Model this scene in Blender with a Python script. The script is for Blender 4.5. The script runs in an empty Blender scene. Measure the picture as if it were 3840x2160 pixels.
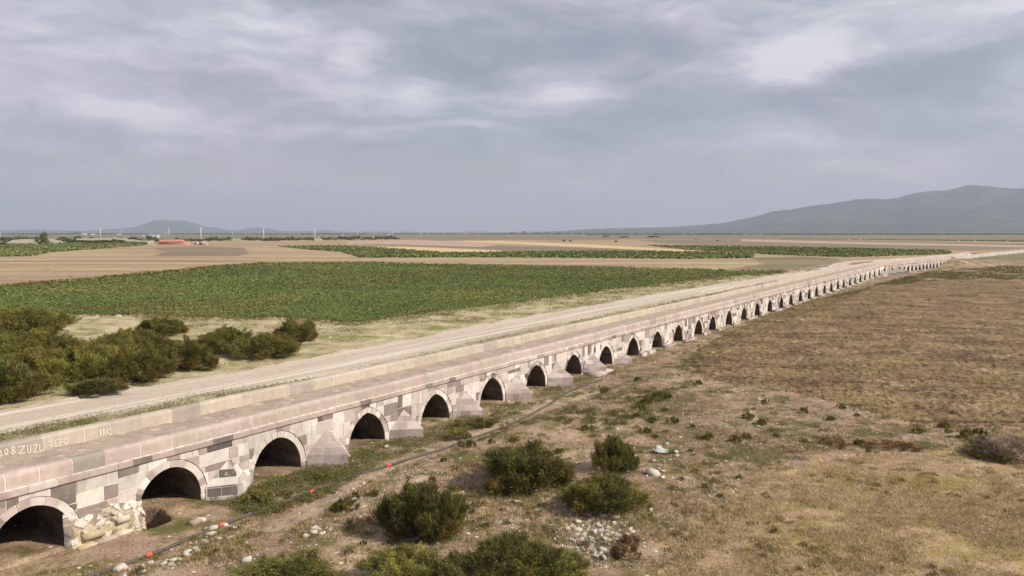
import bpy, math, random
import numpy as np
from mathutils import Vector
C = bpy.context.scene.collection
R = math.radians
rng = np.random.default_rng(7); random.seed(7)

# ------------------------------------------------------------------ camera, world, sun, exposure
F = 2987.0; TH = math.atan(207 / F); H = 11.87          # focal length in pixels of a 3840 px wide frame, pitch, height above the ground
cam = bpy.data.cameras.new('camera'); cam_o = bpy.data.objects.new('camera', cam); C.objects.link(cam_o)
cam.sensor_width = 36; cam.lens = 36 * F / 3840; cam.clip_start = 0.1; cam.clip_end = 80000
cam_o.location = (0, 0, H); cam_o.rotation_euler = (R(90) - TH, 0, 0)
bpy.context.scene.camera = cam_o
SUN_EL, SUN_AZ = R(36), R(107)                           # azimuth measured from +Y (view direction) towards +X
sd = bpy.data.lights.new('sun', 'SUN'); sun = bpy.data.objects.new('sun', sd); C.objects.link(sun)
sd.energy = 5.0; sd.angle = R(1.5); sd.color = (1.0, 0.91, 0.78)
sv = Vector((math.sin(SUN_AZ) * math.cos(SUN_EL), math.cos(SUN_AZ) * math.cos(SUN_EL), math.sin(SUN_EL)))
sun.rotation_euler = sv.to_track_quat('Z', 'Y').to_euler()
vs = bpy.context.scene.view_settings
vs.view_transform = 'Standard'; vs.look = 'None'; vs.exposure = 0.17; vs.gamma = 1.0
bpy.context.scene.cycles.volume_bounces = 1
bpy.context.scene.cycles.max_bounces = 6
bpy.context.scene.cycles.diffuse_bounces = 3

def ray(px, py):
    u = (px - 1920) / F; v = (1080 - py) / F
    c, s = math.cos(TH), math.sin(TH)
    return np.array([u, c + v * s, -s + v * c])
def un(px, py, z=0.0):
    d = ray(px, py); k = (z - H) / d[2]; return d * k + np.array([0, 0, H])
def projv(x, y, z):
    z = z - H; c, s = math.cos(TH), math.sin(TH)
    f = y * c - z * s; up = y * s + z * c
    f = np.where(f < 0.1, 0.1, f)
    return 1920 + F * x / f, 1080 - F * up / f

# ------------------------------------------------------------------ node helpers
class NT:
    def __init__(s, tree): s.t = tree; tree.nodes.clear()
    def n(s, typ, ins=None, **props):
        nd = s.t.nodes.new(typ)
        for k, v in props.items(): setattr(nd, k, v)
        for k, v in (ins or {}).items():
            sock = nd.inputs[k]
            if isinstance(v, bpy.types.NodeSocket): s.t.links.new(v, sock)
            else: sock.default_value = v
        return nd
    def math(s, op, a, b=0.0, c=None, clamp=False):
        i = {0: a, 1: b}
        if c is not None: i[2] = c
        return s.n('ShaderNodeMath', i, operation=op, use_clamp=clamp).outputs[0]
    def mix(s, f, a, b, blend='MIX'):
        nd = s.n('ShaderNodeMix', {0: f, 6: a, 7: b}, data_type='RGBA', blend_type=blend)
        return nd.outputs[2]
    def noise(s, vec, scale, detail=4, rough=0.55, dist=0.0, out=0):
        return s.n('ShaderNodeTexNoise', {'Vector': vec, 'Scale': scale, 'Detail': detail, 'Roughness': rough, 'Distortion': dist}).outputs[out]
    def ramp(s, f, stops, interp='LINEAR'):
        nd = s.n('ShaderNodeValToRGB', {0: f}); cr = nd.color_ramp; cr.interpolation = interp
        while len(cr.elements) < len(stops): cr.elements.new(0.5)
        for e, (p, c) in zip(cr.elements, stops): e.position = p; e.color = c if len(c) == 4 else (*c, 1)
        return nd.outputs[0]
    def map(s, v, a, b, c=0.0, d=1.0, typ='LINEAR'):
        return s.n('ShaderNodeMapRange', {0: v, 1: a, 2: b, 3: c, 4: d}, interpolation_type=typ, clamp=True).outputs[0]
    def stretch(s, vec, sc, rot=0.0):
        if rot == 0: return s.n('ShaderNodeMapping', {'Vector': vec, 'Scale': sc}).outputs[0]
        return s.n('ShaderNodeMapping', {'Vector': vec, 'Scale': tuple(1 / c for c in sc), 'Rotation': (0, 0, rot)}, vector_type='TEXTURE').outputs[0]

# ------------------------------------------------------------------ sky: physical sky behind a cloud deck laid out in sky directions
w = bpy.data.worlds.new('World'); bpy.context.scene.world = w; w.use_nodes = True
T = NT(w.node_tree)
gen = T.n('ShaderNodeTexCoord').outputs['Generated']
sep = T.n('ShaderNodeSeparateXYZ', {0: gen})
azm = T.math('ARCTAN2', sep.outputs[0], sep.outputs[1]); elv = T.math('ARCSINE', sep.outputs[2])
uv0 = T.n('ShaderNodeCombineXYZ', {0: azm, 1: elv, 2: 0.0}).outputs[0]
wv = T.n('ShaderNodeTexNoise', {'Vector': T.stretch(uv0, (1, 2.2, 1)), 'Scale': 4.0, 'Detail': 5, 'Roughness': 0.6}).outputs['Color']
wv = T.n('ShaderNodeVectorMath', {0: wv, 1: (-0.5, -0.5, -0.5)}, operation='ADD').outputs[0]
wv = T.n('ShaderNodeVectorMath', {0: wv, 1: (0.16, 0.07, 0)}, operation='MULTIPLY').outputs[0]
uv = T.n('ShaderNodeVectorMath', {0: uv0, 1: wv}, operation='ADD').outputs[0]
# cloud patches: pixel centre (3840 frame), half sizes, tilt in degrees, brightness change
BL = [(1950, 190, 620, 150, 6, -.52), (1450, 60, 420, 110, -8, -.20), (2650, 120, 500, 90, 12, -.10), (2600, 430, 900, 130, 8, -.36),
      (1750, 600, 800, 130, 3, -.26), (1250, 450, 330, 45, -2, -.18), (520, 290, 500, 70, 4, -.12), (450, 370, 480, 60, -6, -.12), (3350, 330, 620, 130, 8, -.28),
      (1250, 280, 260, 60, -6, -.10), (3500, 500, 420, 60, 0, -.14), (2500, 280, 260, 160, 20, -.12), (2500, 640, 300, 30, 0, -.08), (1500, 690, 700, 90, 0, -.10),
      (2930, 225, 230, 120, 4, .58), (3450, 110, 560, 150, 8, .15), (3750, 60, 300, 130, 0, .10), (3150, 60, 300, 110, 0, .05),
      (1310, 230, 110, 130, -30, .26), (1530, 375, 190, 80, -12, .28), (1250, 515, 420, 50, 0, .22), (520, 430, 330, 50, -6, .24),
      (640, 205, 420, 90, 4, .16), (200, 160, 500, 240, 0, .12), (2080, 260, 240, 50, 4, .22), (2020, 350, 300, 45, 2, .20), (1750, 490, 260, 25, 0, .16),
      (150, 560, 500, 110, 0, .10), (2750, 560, 600, 60, 3, .12), (2200, 690, 300, 60, 0, .05), (3100, 640, 600, 60, 0, .06), (1150, 120, 250, 60, -10, .10)]
acc = T.math('MULTIPLY_ADD', T.noise(T.stretch(uv, (1.0, 3.2, 1), R(-4)), 5.0, 9, 0.60), 1.9, -0.34)
fine = T.noise(T.stretch(uv, (1.0, 4.5, 1), R(5)), 16, 5, 0.55)
acc = T.math('MULTIPLY_ADD', fine, 0.42, T.math('SUBTRACT', acc, 0.21))
for (px, py, sx, sy, a, amp) in BL:
    d = ray(px, py); d = d / np.linalg.norm(d)
    az, el = math.atan2(d[0], d[1]), math.asin(d[2])
    mp = T.n('ShaderNodeMapping', {'Vector': uv, 'Location': (az, el, 0), 'Rotation': (0, 0, R(a)), 'Scale': (1.25 * sx / F, 1.25 * sy / F, 1)}, vector_type='TEXTURE').outputs[0]
    ln = T.n('ShaderNodeVectorMath', {0: mp}, operation='LENGTH').outputs['Value']
    acc = T.math('ADD', acc, T.map(ln, 1.0, 0.0, 0.0, amp, 'SMOOTHERSTEP'))
cl = T.ramp(acc, [(0.0, (2.4, 2.68, 3.15)), (0.25, (2.9, 3.12, 3.6)), (0.50, (3.75, 3.8, 4.3)), (0.75, (5.2, 5.05, 5.6)), (1.0, (6.9, 6.6, 7.1))])
hz_f = T.map(elv, 0.0, 0.14, 1.0, 0.0, 'SMOOTHSTEP')
cl = T.mix(T.math('MULTIPLY', hz_f, 0.85), cl, (4.9, 4.15, 3.95, 1))
tint = T.noise(T.stretch(uv, (1, 1.6, 1)), 3.0, 3, 0.5)
cl = T.mix(T.map(tint, 0.4, 0.6), T.mix(1.0, cl, (0.95, 1.03, 1.0, 1), 'MULTIPLY'), T.mix(1.0, cl, (1.015, 0.99, 1.02, 1), 'MULTIPLY'))
sky = T.n('ShaderNodeTexSky'); sky.sky_type = 'NISHITA'; sky.sun_disc = False
sky.sun_elevation = SUN_EL; sky.sun_rotation = SUN_AZ; sky.altitude = 900
cl = T.mix(1.0, cl, (1.12, 1.09, 1.11, 1), 'MULTIPLY')
col = T.mix(0.93, sky.outputs[0], cl)
bg = T.n('ShaderNodeBackground', {0: col, 1: 0.10})
T.t.links.new(bg.outputs[0], T.n('ShaderNodeOutputWorld').inputs[0])

# ------------------------------------------------------------------ object helpers
def props(o, label=None, cat=None, group=None, kind=None):
    if label: o['label'] = label
    if cat: o['category'] = cat
    if group: o['group'] = group
    if kind: o['kind'] = kind
    return o
def mesh_np(name, V, faces, mat=None, col=None, smooth=False):
    """faces: (N,k) int array or list of such arrays / a list of lists"""
    me = bpy.data.meshes.new(name)
    V = np.asarray(V, dtype=np.float32).reshape(-1, 3)
    if isinstance(faces, np.ndarray):
        k = faces.shape[1]; li = faces.reshape(-1); n = len(faces)
        ls = np.arange(n, dtype=np.int32) * k
    else:
        li = np.array([i for f in faces for i in f], dtype=np.int32); ln = np.array([len(f) for f in faces]); n = len(ln)
        ls = np.concatenate([[0], np.cumsum(ln)[:-1]]).astype(np.int32)
    me.vertices.add(len(V)); me.vertices.foreach_set('co', V.reshape(-1))
    me.loops.add(len(li)); me.loops.foreach_set('vertex_index', li.astype(np.int32))
    me.polygons.add(n); me.polygons.foreach_set('loop_start', ls)
    if col is not None:
        a = me.attributes.new('col', 'FLOAT_COLOR', 'FACE')
        c4 = np.ones((n, 4), dtype=np.float32); c4[:, :3] = col; a.data.foreach_set('color', c4.reshape(-1))
    me.update(calc_edges=True)
    if smooth: me.polygons.foreach_set('use_smooth', np.ones(n, dtype=bool))
    if mat: me.materials.append(mat)
    return me
def link(name, me, parent=None):
    o = bpy.data.objects.new(name, me); C.objects.link(o)
    if parent is not None: o.parent = parent
    return o
def empty(name, loc=(0, 0, 0), rz=0.0, **kw):
    o = bpy.data.objects.new(name, None); C.objects.link(o); o.location = loc; o.rotation_euler = (0, 0, rz)
    o.empty_display_size = 0.3
    return props(o, **kw)
class MB:
    """collects polygons with colours"""
    def __init__(s): s.v = []; s.f = []; s.c = []
    def poly(s, pts, col=(.5, .5, .5)):
        b = len(s.v); s.v += [tuple(p) for p in pts]; s.f.append(list(range(b, b + len(pts)))); s.c.append(col)
    def box(s, x0, x1, y0, y1, z0, z1, col=(.5, .5, .5)):
        b = len(s.v)
        s.v += [(x, y, z) for z in (z0, z1) for x, y in ((x0, y0), (x1, y0), (x1, y1), (x0, y1))]
        for f in ((3, 2, 1, 0), (4, 5, 6, 7), (0, 1, 5, 4), (1, 2, 6, 5), (2, 3, 7, 6), (3, 0, 4, 7)):
            s.f.append([b + i for i in f]); s.c.append(col)
    def tube(s, pts, rad, col=(.5, .5, .5), k=8, cap=True):
        pts = [np.array(p, float) for p in pts]; b = len(s.v); n = len(pts)
        rad = rad if hasattr(rad, '__len__') else [rad] * n
        for i, p in enumerate(pts):
            t = pts[min(i + 1, n - 1)] - pts[max(i - 1, 0)]; t /= (np.linalg.norm(t) + 1e-9)
            a = np.cross(t, (0, 0, 1)) if abs(t[2]) < .95 else np.cross(t, (1, 0, 0)); a /= np.linalg.norm(a); c = np.cross(a, t)
            for j in range(k):
                q = 2 * math.pi * j / k; s.v.append(tuple(p + rad[i] * (a * math.cos(q) + c * math.sin(q))))
        for i in range(n - 1):
            for j in range(k):
                s.f.append([b + i * k + j, b + i * k + (j + 1) % k, b + (i + 1) * k + (j + 1) % k, b + (i + 1) * k + j]); s.c.append(col)
        if cap:
            s.f.append([b + j for j in range(k)][::-1]); s.c.append(col)
            s.f.append([b + (n - 1) * k + j for j in range(k)]); s.c.append(col)
    def build(s, name, mat, parent=None, fn=None, smooth=False):
        V = np.array(s.v, float)
        if fn is not None: V = fn(V)
        return link(name, mesh_np(name, V, s.f, mat, np.array(s.c), smooth), parent)

# value noise
_P = rng.random((256, 256))
def vn(x, y, seed=0):
    x = np.asarray(x, float) + seed * 17.3; y = np.asarray(y, float) - seed * 9.1
    xi = np.floor(x).astype(int); yi = np.floor(y).astype(int); fx = x - xi; fy = y - yi
    fx = fx * fx * (3 - 2 * fx); fy = fy * fy * (3 - 2 * fy)
    a = _P[xi & 255, yi & 255]; b = _P[(xi + 1) & 255, yi & 255]; c = _P[xi & 255, (yi + 1) & 255]; d = _P[(xi + 1) & 255, (yi + 1) & 255]
    return (a * (1 - fx) + b * fx) * (1 - fy) + (c * (1 - fx) + d * fx) * fy
def fbm(x, y, sc, oct=4, seed=0):
    t = 0; a = 1; n = 0
    for o in range(oct):
        t = t + a * vn(x / sc, y / sc, seed + o * 3); n += a; a *= .5; sc /= 2.03
    return t / n
def inpoly(px, py, poly):
    r = np.zeros(px.shape, bool); n = len(poly); j = n - 1
    for i in range(n):
        xi, yi = poly[i]; xj, yj = poly[j]
        if yi != yj:
            r ^= ((yi > py) != (yj > py)) & (px < (xj - xi) * (py - yi) / (yj - yi) + xi)
        j = i
    return r

# ------------------------------------------------------------------ materials
def base_mat(name):
    m = bpy.data.materials.new(name); m.use_nodes = True; t = NT(m.node_tree)
    t.out = t.n('ShaderNodeOutputMaterial'); return m, t
def finish(t, col, rough=0.9, bump=None, bstr=0.3, bdist=0.03, spec=0.25, trans=0.0):
    i = {'Base Color': col, 'Roughness': rough, 'Specular IOR Level': spec}
    if bump is not None: i['Normal'] = t.n('ShaderNodeBump', {'Height': bump, 'Strength': bstr, 'Distance': bdist}).outputs[0]
    p = t.n('ShaderNodeBsdfPrincipled', i)
    sh = p.outputs[0]
    if trans > 0:
        tr = t.n('ShaderNodeBsdfTranslucent', {0: col}).outputs[0]
        sh = t.n('ShaderNodeMixShader', {0: trans, 1: sh, 2: tr}).outputs[0]
    t.t.links.new(sh, t.out.inputs[0])
def soil(name, stops, big=8.0, st=(1, 1, 1), rot=0.0, mid=1.2, fine=0.12, bstr=0.6, bdist=0.06, tufts=None, specks=None, dark=0.35, patches=None, lines=None):
    m, t = base_mat(name)
    P = t.n('ShaderNodeNewGeometry').outputs['Position']
    Ps = t.stretch(P, st, rot)
    a = t.noise(Ps, 1 / big, 6, 0.6, 0.4); b = t.noise(P, 1 / mid, 5, 0.65); c = t.noise(P, 1 / fine, 3, 0.7)
    v = t.math('MULTIPLY_ADD', b, 0.5, t.math('MULTIPLY', a, 0.65)); v = t.math('MULTIPLY_ADD', c, 0.35, t.math('SUBTRACT', v, 0.25))
    col = t.ramp(t.map(v, 0.28, 0.72), stops)
    if patches:
        pc, sc, lo, hi = patches
        col = t.mix(t.map(t.noise(t.stretch(P, st, rot), 1 / sc, 5, 0.65, 0.6), lo, hi), col, (*pc, 1))
    # small darker clods, and crevice shade put into the colour of low spots
    col = t.mix(t.math('MULTIPLY', t.map(c, 0.52, 0.30), dark), col, t.mix(1.0, col, (0.35, 0.30, 0.26, 1), 'MULTIPLY'))
    if lines:
        lc, ls, lr, lo, hi = lines
        col = t.mix(t.map(t.noise(t.stretch(P, ls, R(lr)), 1.0, 5, .6, .3), lo, hi), col, (*lc, 1))
    if tufts:
        tc, sc, lo, hi = tufts
        tn = t.noise(P, 1 / sc, 6, 0.7, 0.2); col = t.mix(t.map(t.math('MULTIPLY_ADD', c, 0.3, tn), lo + .15, hi + .15), col, (*tc, 1))
    if specks:
        sc_, size, k = specks
        vo = t.n('ShaderNodeTexVoronoi', {'Vector': P, 'Scale': 1 / size}, feature='F1'); 
        msk = t.math('MULTIPLY', t.map(vo.outputs['Distance'], 0.28, 0.20), t.math('GREATER_THAN', t.n('ShaderNodeSeparateXYZ', {0: vo.outputs['Color']}).outputs[0], 1 - k))
        col = t.mix(msk, col, (*sc_, 1))
    hgt = t.math('MULTIPLY_ADD', c, 0.5, b)
    finish(t, col, 0.95, hgt, bstr, bdist, 0.15)
    return m
M = {}
M['ground'] = soil('dry_earth', [(0, (.09, .058, .03)), (.32, (.25, .17, .105)), (.6, (.40, .29, .195)), (1, (.56, .45, .32))], 7, mid=.9, fine=.10,
                   tufts=((.115, .11, .035), 2.2, .50, .60), specks=((.6, .55, .47), .33, .10), patches=((.29, .195, .155), 11, .5, .68), dark=.7)
M['plain'] = soil('far_plain', [(0, (.11, .11, .055)), (.5, (.21, .18, .10)), (1, (.34, .30, .19))], 160, (.18, 1, 1), mid=30, fine=5, bstr=.2,
                  tufts=((.12, .14, .06), 60, .44, .56), patches=((.33, .25, .19), 120, .48, .60))
M['verge'] = soil('pale_verge', [(0, (.22, .17, .08)), (.35, (.38, .315, .18)), (.7, (.52, .45, .29)), (1, (.62, .56, .40))], 9, mid=1.6, fine=.2,
                  tufts=((.20, .21, .06), 4.0, .50, .62), specks=((.66, .63, .55), .5, .12), patches=((.45, .35, .23), 14, .52, .66))
M['track'] = soil('track_gravel', [(0, (.42, .35, .27)), (.5, (.52, .44, .35)), (1, (.61, .53, .435))], 5, (.12, 1, 1), R(58.1), mid=.8, fine=.12, bstr=.35, bdist=.03, dark=.3, lines=((.66, .585, .485), (.015, .95, 1), 58.1, .53, .60), specks=((.33, .29, .24), .5, .10))
M['plough'] = soil('ploughed_soil', [(0, (.06, .036, .022)), (.35, (.165, .110, .058)), (.66, (.275, .195, .108)), (1, (.45, .345, .205))], 5, (1, 1, 1), R(-32), mid=1.0, fine=.36, bstr=1.0, bdist=.2,
                   dark=1.0, patches=((.27, .205, .085), 6, .50, .74), lines=((.10, .062, .038), (.06, 1.5, 1), -6, .54, .64))
M['stubble'] = soil('stubble_soil', [(0, (.14, .09, .045)), (.35, (.30, .21, .12)), (.65, (.43, .31, .19)), (1, (.58, .45, .30))], 6, mid=.6, fine=.09, bstr=.7, bdist=.06,
                    dark=.5, patches=((.26, .205, .055), 6, .50, .62), tufts=((.11, .09, .03), 1.3, .60, .68))
M['path'] = soil('trodden_earth', [(0, (.22, .15, .10)), (.5, (.36, .265, .185)), (1, (.48, .38, .28))], 5, mid=.9, fine=.12, bstr=.3, specks=((.6, .55, .47), .4, .05), tufts=((.2, .17, .07), 2.0, .62, .72))
M['fallow'] = soil('fallow_soil', [(0, (.19, .125, .08)), (.35, (.31, .215, .14)), (.65, (.39, .28, .185)), (1, (.50, .385, .25))], 14, (.07, .8, 1), R(3), mid=3, fine=.6, bstr=.5, bdist=.12,
                    patches=((.44, .36, .20), 16, .50, .58), dark=.6, lines=((.17, .13, .075), (.012, .16, 1), 3, .60, .66))
M['meadow'] = soil('olive_meadow', [(0, (.10, .105, .045)), (.5, (.17, .16, .08)), (1, (.27, .24, .13))], 60, (.12, 1, 1), R(1), mid=12, fine=3, bstr=.3, patches=((.26, .20, .12), 70, .46, .58))
M['brown'] = soil('brown_fallow', [(0, (.16, .115, .075)), (.5, (.24, .18, .125)), (1, (.33, .26, .19))], 40, (.10, 1, 1), R(-1), mid=8, fine=2, bstr=.3, patches=((.20, .18, .10), 50, .48, .58))
M['wheat'] = soil('pale_stubble', [(0, (.50, .37, .19)), (1, (.66, .50, .29))], 20, (.2, 1, 1), mid=4, fine=.6, bstr=.2)
M['pinkish'] = soil('reddish_soil', [(0, (.36, .25, .19)), (1, (.52, .39, .30))], 20, (.2, 1, 1), mid=4, fine=.6, bstr=.2)
M['cropbed'] = soil('crop_floor', [(0, (.035, .06, .015)), (.5, (.065, .10, .024)), (1, (.11, .14, .04))], 12, mid=1.2, fine=.3, bstr=1, bdist=.2, dark=.6,
                    tufts=((.15, .13, .05), 9, .46, .60))
M['sand'] = soil('pale_spoil', [(0, (.30, .27, .19)), (1, (.46, .42, .31))], 6, mid=1.5, fine=.4, bstr=.3)

def leafy(name, rough=.75, trans=.18, var=.6):
    m, t = base_mat(name)
    a = t.n('ShaderNodeAttribute', attribute_name='col').outputs['Color']
    oi = t.n('ShaderNodeObjectInfo').outputs['Random']
    k = t.math('MULTIPLY_ADD', oi, var, 1 - var / 2)
    col = t.mix(1.0, a, t.n('ShaderNodeCombineXYZ', {0: k, 1: k, 2: k}).outputs[0], 'MULTIPLY')
    finish(t, col, rough, spec=.2, trans=trans); return m
M['leaf'] = leafy('foliage'); M['grass'] = leafy('dry_blades', .9, .15, 0); M['bark'] = leafy('bark', .9, 0)
def stone_mat(name, nscale=3.0, amt=.48, bstr=.35, bdist=.02, stain=True):
    m, t = base_mat(name)
    P = t.n('ShaderNodeNewGeometry').outputs['Position']
    a = t.n('ShaderNodeAttribute', attribute_name='col').outputs['Color']
    n1 = t.noise(P, nscale, 6, .62); n2 = t.noise(P, nscale * 9, 4, .7)
    f = t.math('MULTIPLY_ADD', n2, amt * .6, t.math('MULTIPLY_ADD', n1, amt, 1 - amt * .8))
    col = t.mix(1.0, a, t.n('ShaderNodeCombineXYZ', {0: f, 1: f, 2: f}).outputs[0], 'MULTIPLY')
    if stain:
        s = t.map(t.noise(t.stretch(P, (1, 1, .45)), .8, 6, .7), .50, .70, 0, .6)
        col = t.mix(s, col, (.33, .27, .225, 1))
        s3 = t.map(t.noise(P, .33, 4, .6), .45, .62, 0, .35); col = t.mix(s3, col, t.mix(1.0, col, (.72, .70, .66, 1), 'MULTIPLY'))
        s2 = t.map(t.noise(P, 2.1, 5, .75), .60, .72, 0, .55); col = t.mix(s2, col, (.66, .60, .55, 1))
    finish(t, col, .92, t.math('MULTIPLY_ADD', n2, .6, n1), bstr, bdist, .2); return m
M['stone'] = stone_mat('ashlar'); M['rock'] = stone_mat('field_stone', 6, .45, .5, .03, False)
M['paint'] = stone_mat('painted', 1.0, .12, .05, .01, False)
def deck_mat():
    m, t = base_mat('deck_paving')
    P = t.n('ShaderNodeNewGeometry').outputs['Position']
    wr = t.n('ShaderNodeVectorMath', {0: P, 1: t.n('ShaderNodeVectorMath', {0: t.noise(P, 1.6, 3, .6, out=1), 1: (.5, .5, 0)}, operation='MULTIPLY').outputs[0]}, operation='ADD').outputs[0]
    v = t.n('ShaderNodeTexVoronoi', {'Vector': wr, 'Scale': 2.6}, feature='F1'); e = t.n('ShaderNodeTexVoronoi', {'Vector': wr, 'Scale': 2.6}, feature='DISTANCE_TO_EDGE')
    cv = t.n('ShaderNodeSeparateXYZ', {0: v.outputs['Color']}).outputs[0]
    c = t.ramp(cv, [(0, (.30, .235, .20)), (.35, (.36, .285, .24)), (.75, (.40, .32, .27)), (.93, (.46, .39, .32)), (1, (.62, .56, .48))])
    n = t.noise(P, 7, 6, .7)
    c = t.mix(t.map(t.noise(P, .6, 4, .6), .45, .62), c, (.42, .335, .255, 1))
    c = t.mix(t.math('MULTIPLY', t.map(e.outputs[0], .03, .0), t.map(t.noise(P, 1.1, 2), .42, .9)), c, (.2, .155, .12, 1))
    c = t.mix(t.map(n, .60, .74, 0, .6), c, (.23, .20, .09, 1))
    finish(t, c, .95, t.math('MULTIPLY_ADD', n, .5, t.map(e.outputs[0], 0, .06)), .5, .03, .15); return m
M['deck'] = deck_mat()
def plain(name, c, rough=.7, metal=0.0, nscale=2.0, amt=.2):
    m, t = base_mat(name)
    n = t.noise(t.n('ShaderNodeNewGeometry').outputs['Position'], nscale, 5, .65)
    f = t.math('MULTIPLY_ADD', n, amt * 2, 1 - amt)
    col = t.mix(1.0, (*c, 1), t.n('ShaderNodeCombineXYZ', {0: f, 1: f, 2: f}).outputs[0], 'MULTIPLY')
    p = t.n('ShaderNodeBsdfPrincipled', {'Base Color': col, 'Roughness': rough, 'Metallic': metal})
    t.t.links.new(p.outputs[0], t.out.inputs[0]); return m

# ------------------------------------------------------------------ the bridge's line: face plane in plan, bent once
K1, K0 = 0.62276816, -35.35315455
D1 = np.array([K1, 1.0]) / math.hypot(K1, 1); P0 = np.array([K0, 0.0]); N1 = np.array([D1[1], -D1[0]])
S_B = 263.5
PB = P0 + D1 * S_B
PE = un(3561, 965, 3.26)[:2]
D2 = (PE - PB) / np.linalg.norm(PE - PB); N2 = np.array([D2[1], -D2[0]]); S_END = S_B + np.linalg.norm(PE - PB)
def bmap(V):
    """(s, n, z) -> world; s along the bridge, n outwards from its near face"""
    s, n, z = V[:, 0], V[:, 1], V[:, 2]
    t = np.clip((s - S_B + 3) / 6, 0, 1)[:, None]
    Nn = N1 * (1 - t) + N2 * t; Nn = Nn / np.linalg.norm(Nn, axis=1, keepdims=True)
    wb = np.clip((z - 1.4) / 1.2, 0, 1); z = z + wb * ((fbm(s, s * 0 + 3, 11, 3, 61) - .5) * .10); n = n + np.clip((z - 2) / 1.0, 0, 1) * (fbm(s, s * 0 + 9, 6, 3, 63) - .5) * .09
    base = np.where((s < S_B)[:, None], P0 + D1 * s[:, None], PB + D2 * (s - S_B)[:, None])
    xy = base + Nn * n[:, None]
    return np.c_[xy, z]
def b1(s, n, z): return bmap(np.array([[s, n, z]], float))[0]
def sn_of(x, y):
    q = np.stack([x - P0[0], y - P0[1]], -1); s1 = q @ D1; n1 = q @ N1
    q2 = np.stack([x - PB[0], y - PB[1]], -1); s2 = q2 @ D2 + S_B; n2 = q2 @ N2
    m = s1 < S_B
    return np.where(m, s1, s2), np.where(m, n1, n2)
def hit_face(px, py, n=0.0):
    d = ray(px, py); q = P0 + N1 * n
    k = np.dot(q, N1) / np.dot(d[:2], N1); p = d * k + np.array([0, 0, H])
    return np.dot(p[:2] - P0, D1), p[2]
def hit_face2(px, py):
    d = ray(px, py); k = np.dot(PB, N2) / np.dot(d[:2], N2); p = d * k
    return np.dot(p[:2] - PB, D2) + S_B
AX1 = [119, 641, 1043, 1379, 1635, 1846, 2012, 2152, 2273, 2375, 2466, 2545, 2620, 2673, 2734, 2790, 2840, 2887, 2930, 2966, 3001, 3034, 3061, 3091, 3116, 3141, 3163, 3186, 3205, 3225, 3242, 3260, 3278, 3295]
ARCH = [27.6] + [hit_face(x, 1856 - .262 * x + 100)[0] for x in AX1]
AX2 = [3317, 3346, 3373, 3391, 3405, 3416.5, 3429, 3440, 3450, 3465, 3477, 3488, 3498, 3507, 3516, 3525, 3534, 3541]
a2 = [hit_face2(x, 1010) for x in AX2]
ARCH2 = [a for a in a2 if a < S_END - 2]
ARCH = ARCH + ARCH2
for i in range(1, len(ARCH)):                      # keep a pier between neighbours
    if ARCH[i] - ARCH[i - 1] < 4.2: ARCH[i] = ARCH[i - 1] + 4.2
ARCH = [a for a in ARCH if a < S_END - 2.5]
S0 = 18.0; S1 = S_END + 2.0

# ------------------------------------------------------------------ ground height
PIT = un(520, 1995, -0.6)[:2]
PIPE_PX = [(120, 2200), (253, 2160), (400, 2111), (552, 2061), (690, 2003), (800, 1955), (900, 1918), (1010, 1880), (1153, 1826), (1297, 1774), (1453, 1729), (1560, 1693), (1640, 1677), (1715, 1647), (1893, 1588), (1970, 1552), (2057, 1506), (2116, 1461), (2170, 1440), (2221, 1423), (2273, 1409)]
SAND = [[(20, 923), (50, 905), (130, 902), (155, 910), (140, 922)], [(160, 919), (180, 901), (215, 902), (240, 915)], [(275, 909), (290, 900), (380, 898), (470, 898), (520, 908), (585, 913), (560, 917), (480, 914), (440, 907)],
        [(862, 907), (880, 896), (897, 896), (912, 908)], [(1390, 897), (1400, 889), (1415, 889), (1408, 897)], [(1180, 903), (1186, 893), (1204, 893), (1210, 902)]]
def hgt(x, y):
    x = np.asarray(x, float); y = np.asarray(y, float)
    r = np.hypot(x, y); s, n = sn_of(x, y)
    nearf = np.clip(1 - (r - 60) / 240, 0.0, 1); offb = np.clip(np.abs(n - .5) / 8, .15, 1)
    h = (fbm(x, y, 7, 3, 1) - .5) * .55 * nearf * offb + (fbm(x, y, 1.1, 3, 5) - .5) * .16 * np.clip(1 - (r - 50) / 120, 0, 1) * np.clip(np.abs(n) / 2, .3, 1)
    # low bank between the foot of the bridge and the scrub strip
    h = h + .30 * np.clip((n - 4.2) / 2.2, 0, 1) * (s < 260) * (n > 0) * nearf - .10 * (n > 0) * (n < 5)
    # soil heaped in the arch mouths, eroded pit by the second pier
    ds = (s - (sp := sn_of(PIT[0], PIT[1]))[0]); dn = n - sp[1]
    q = np.sqrt((ds / 1.0) ** 2 + (dn / 1.25) ** 2) + (fbm(x, y, .5, 2, 9) - .5) * .3
    h = h - 1.7 * np.clip((1.1 - q) / .16, 0, 1)
    return h

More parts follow.
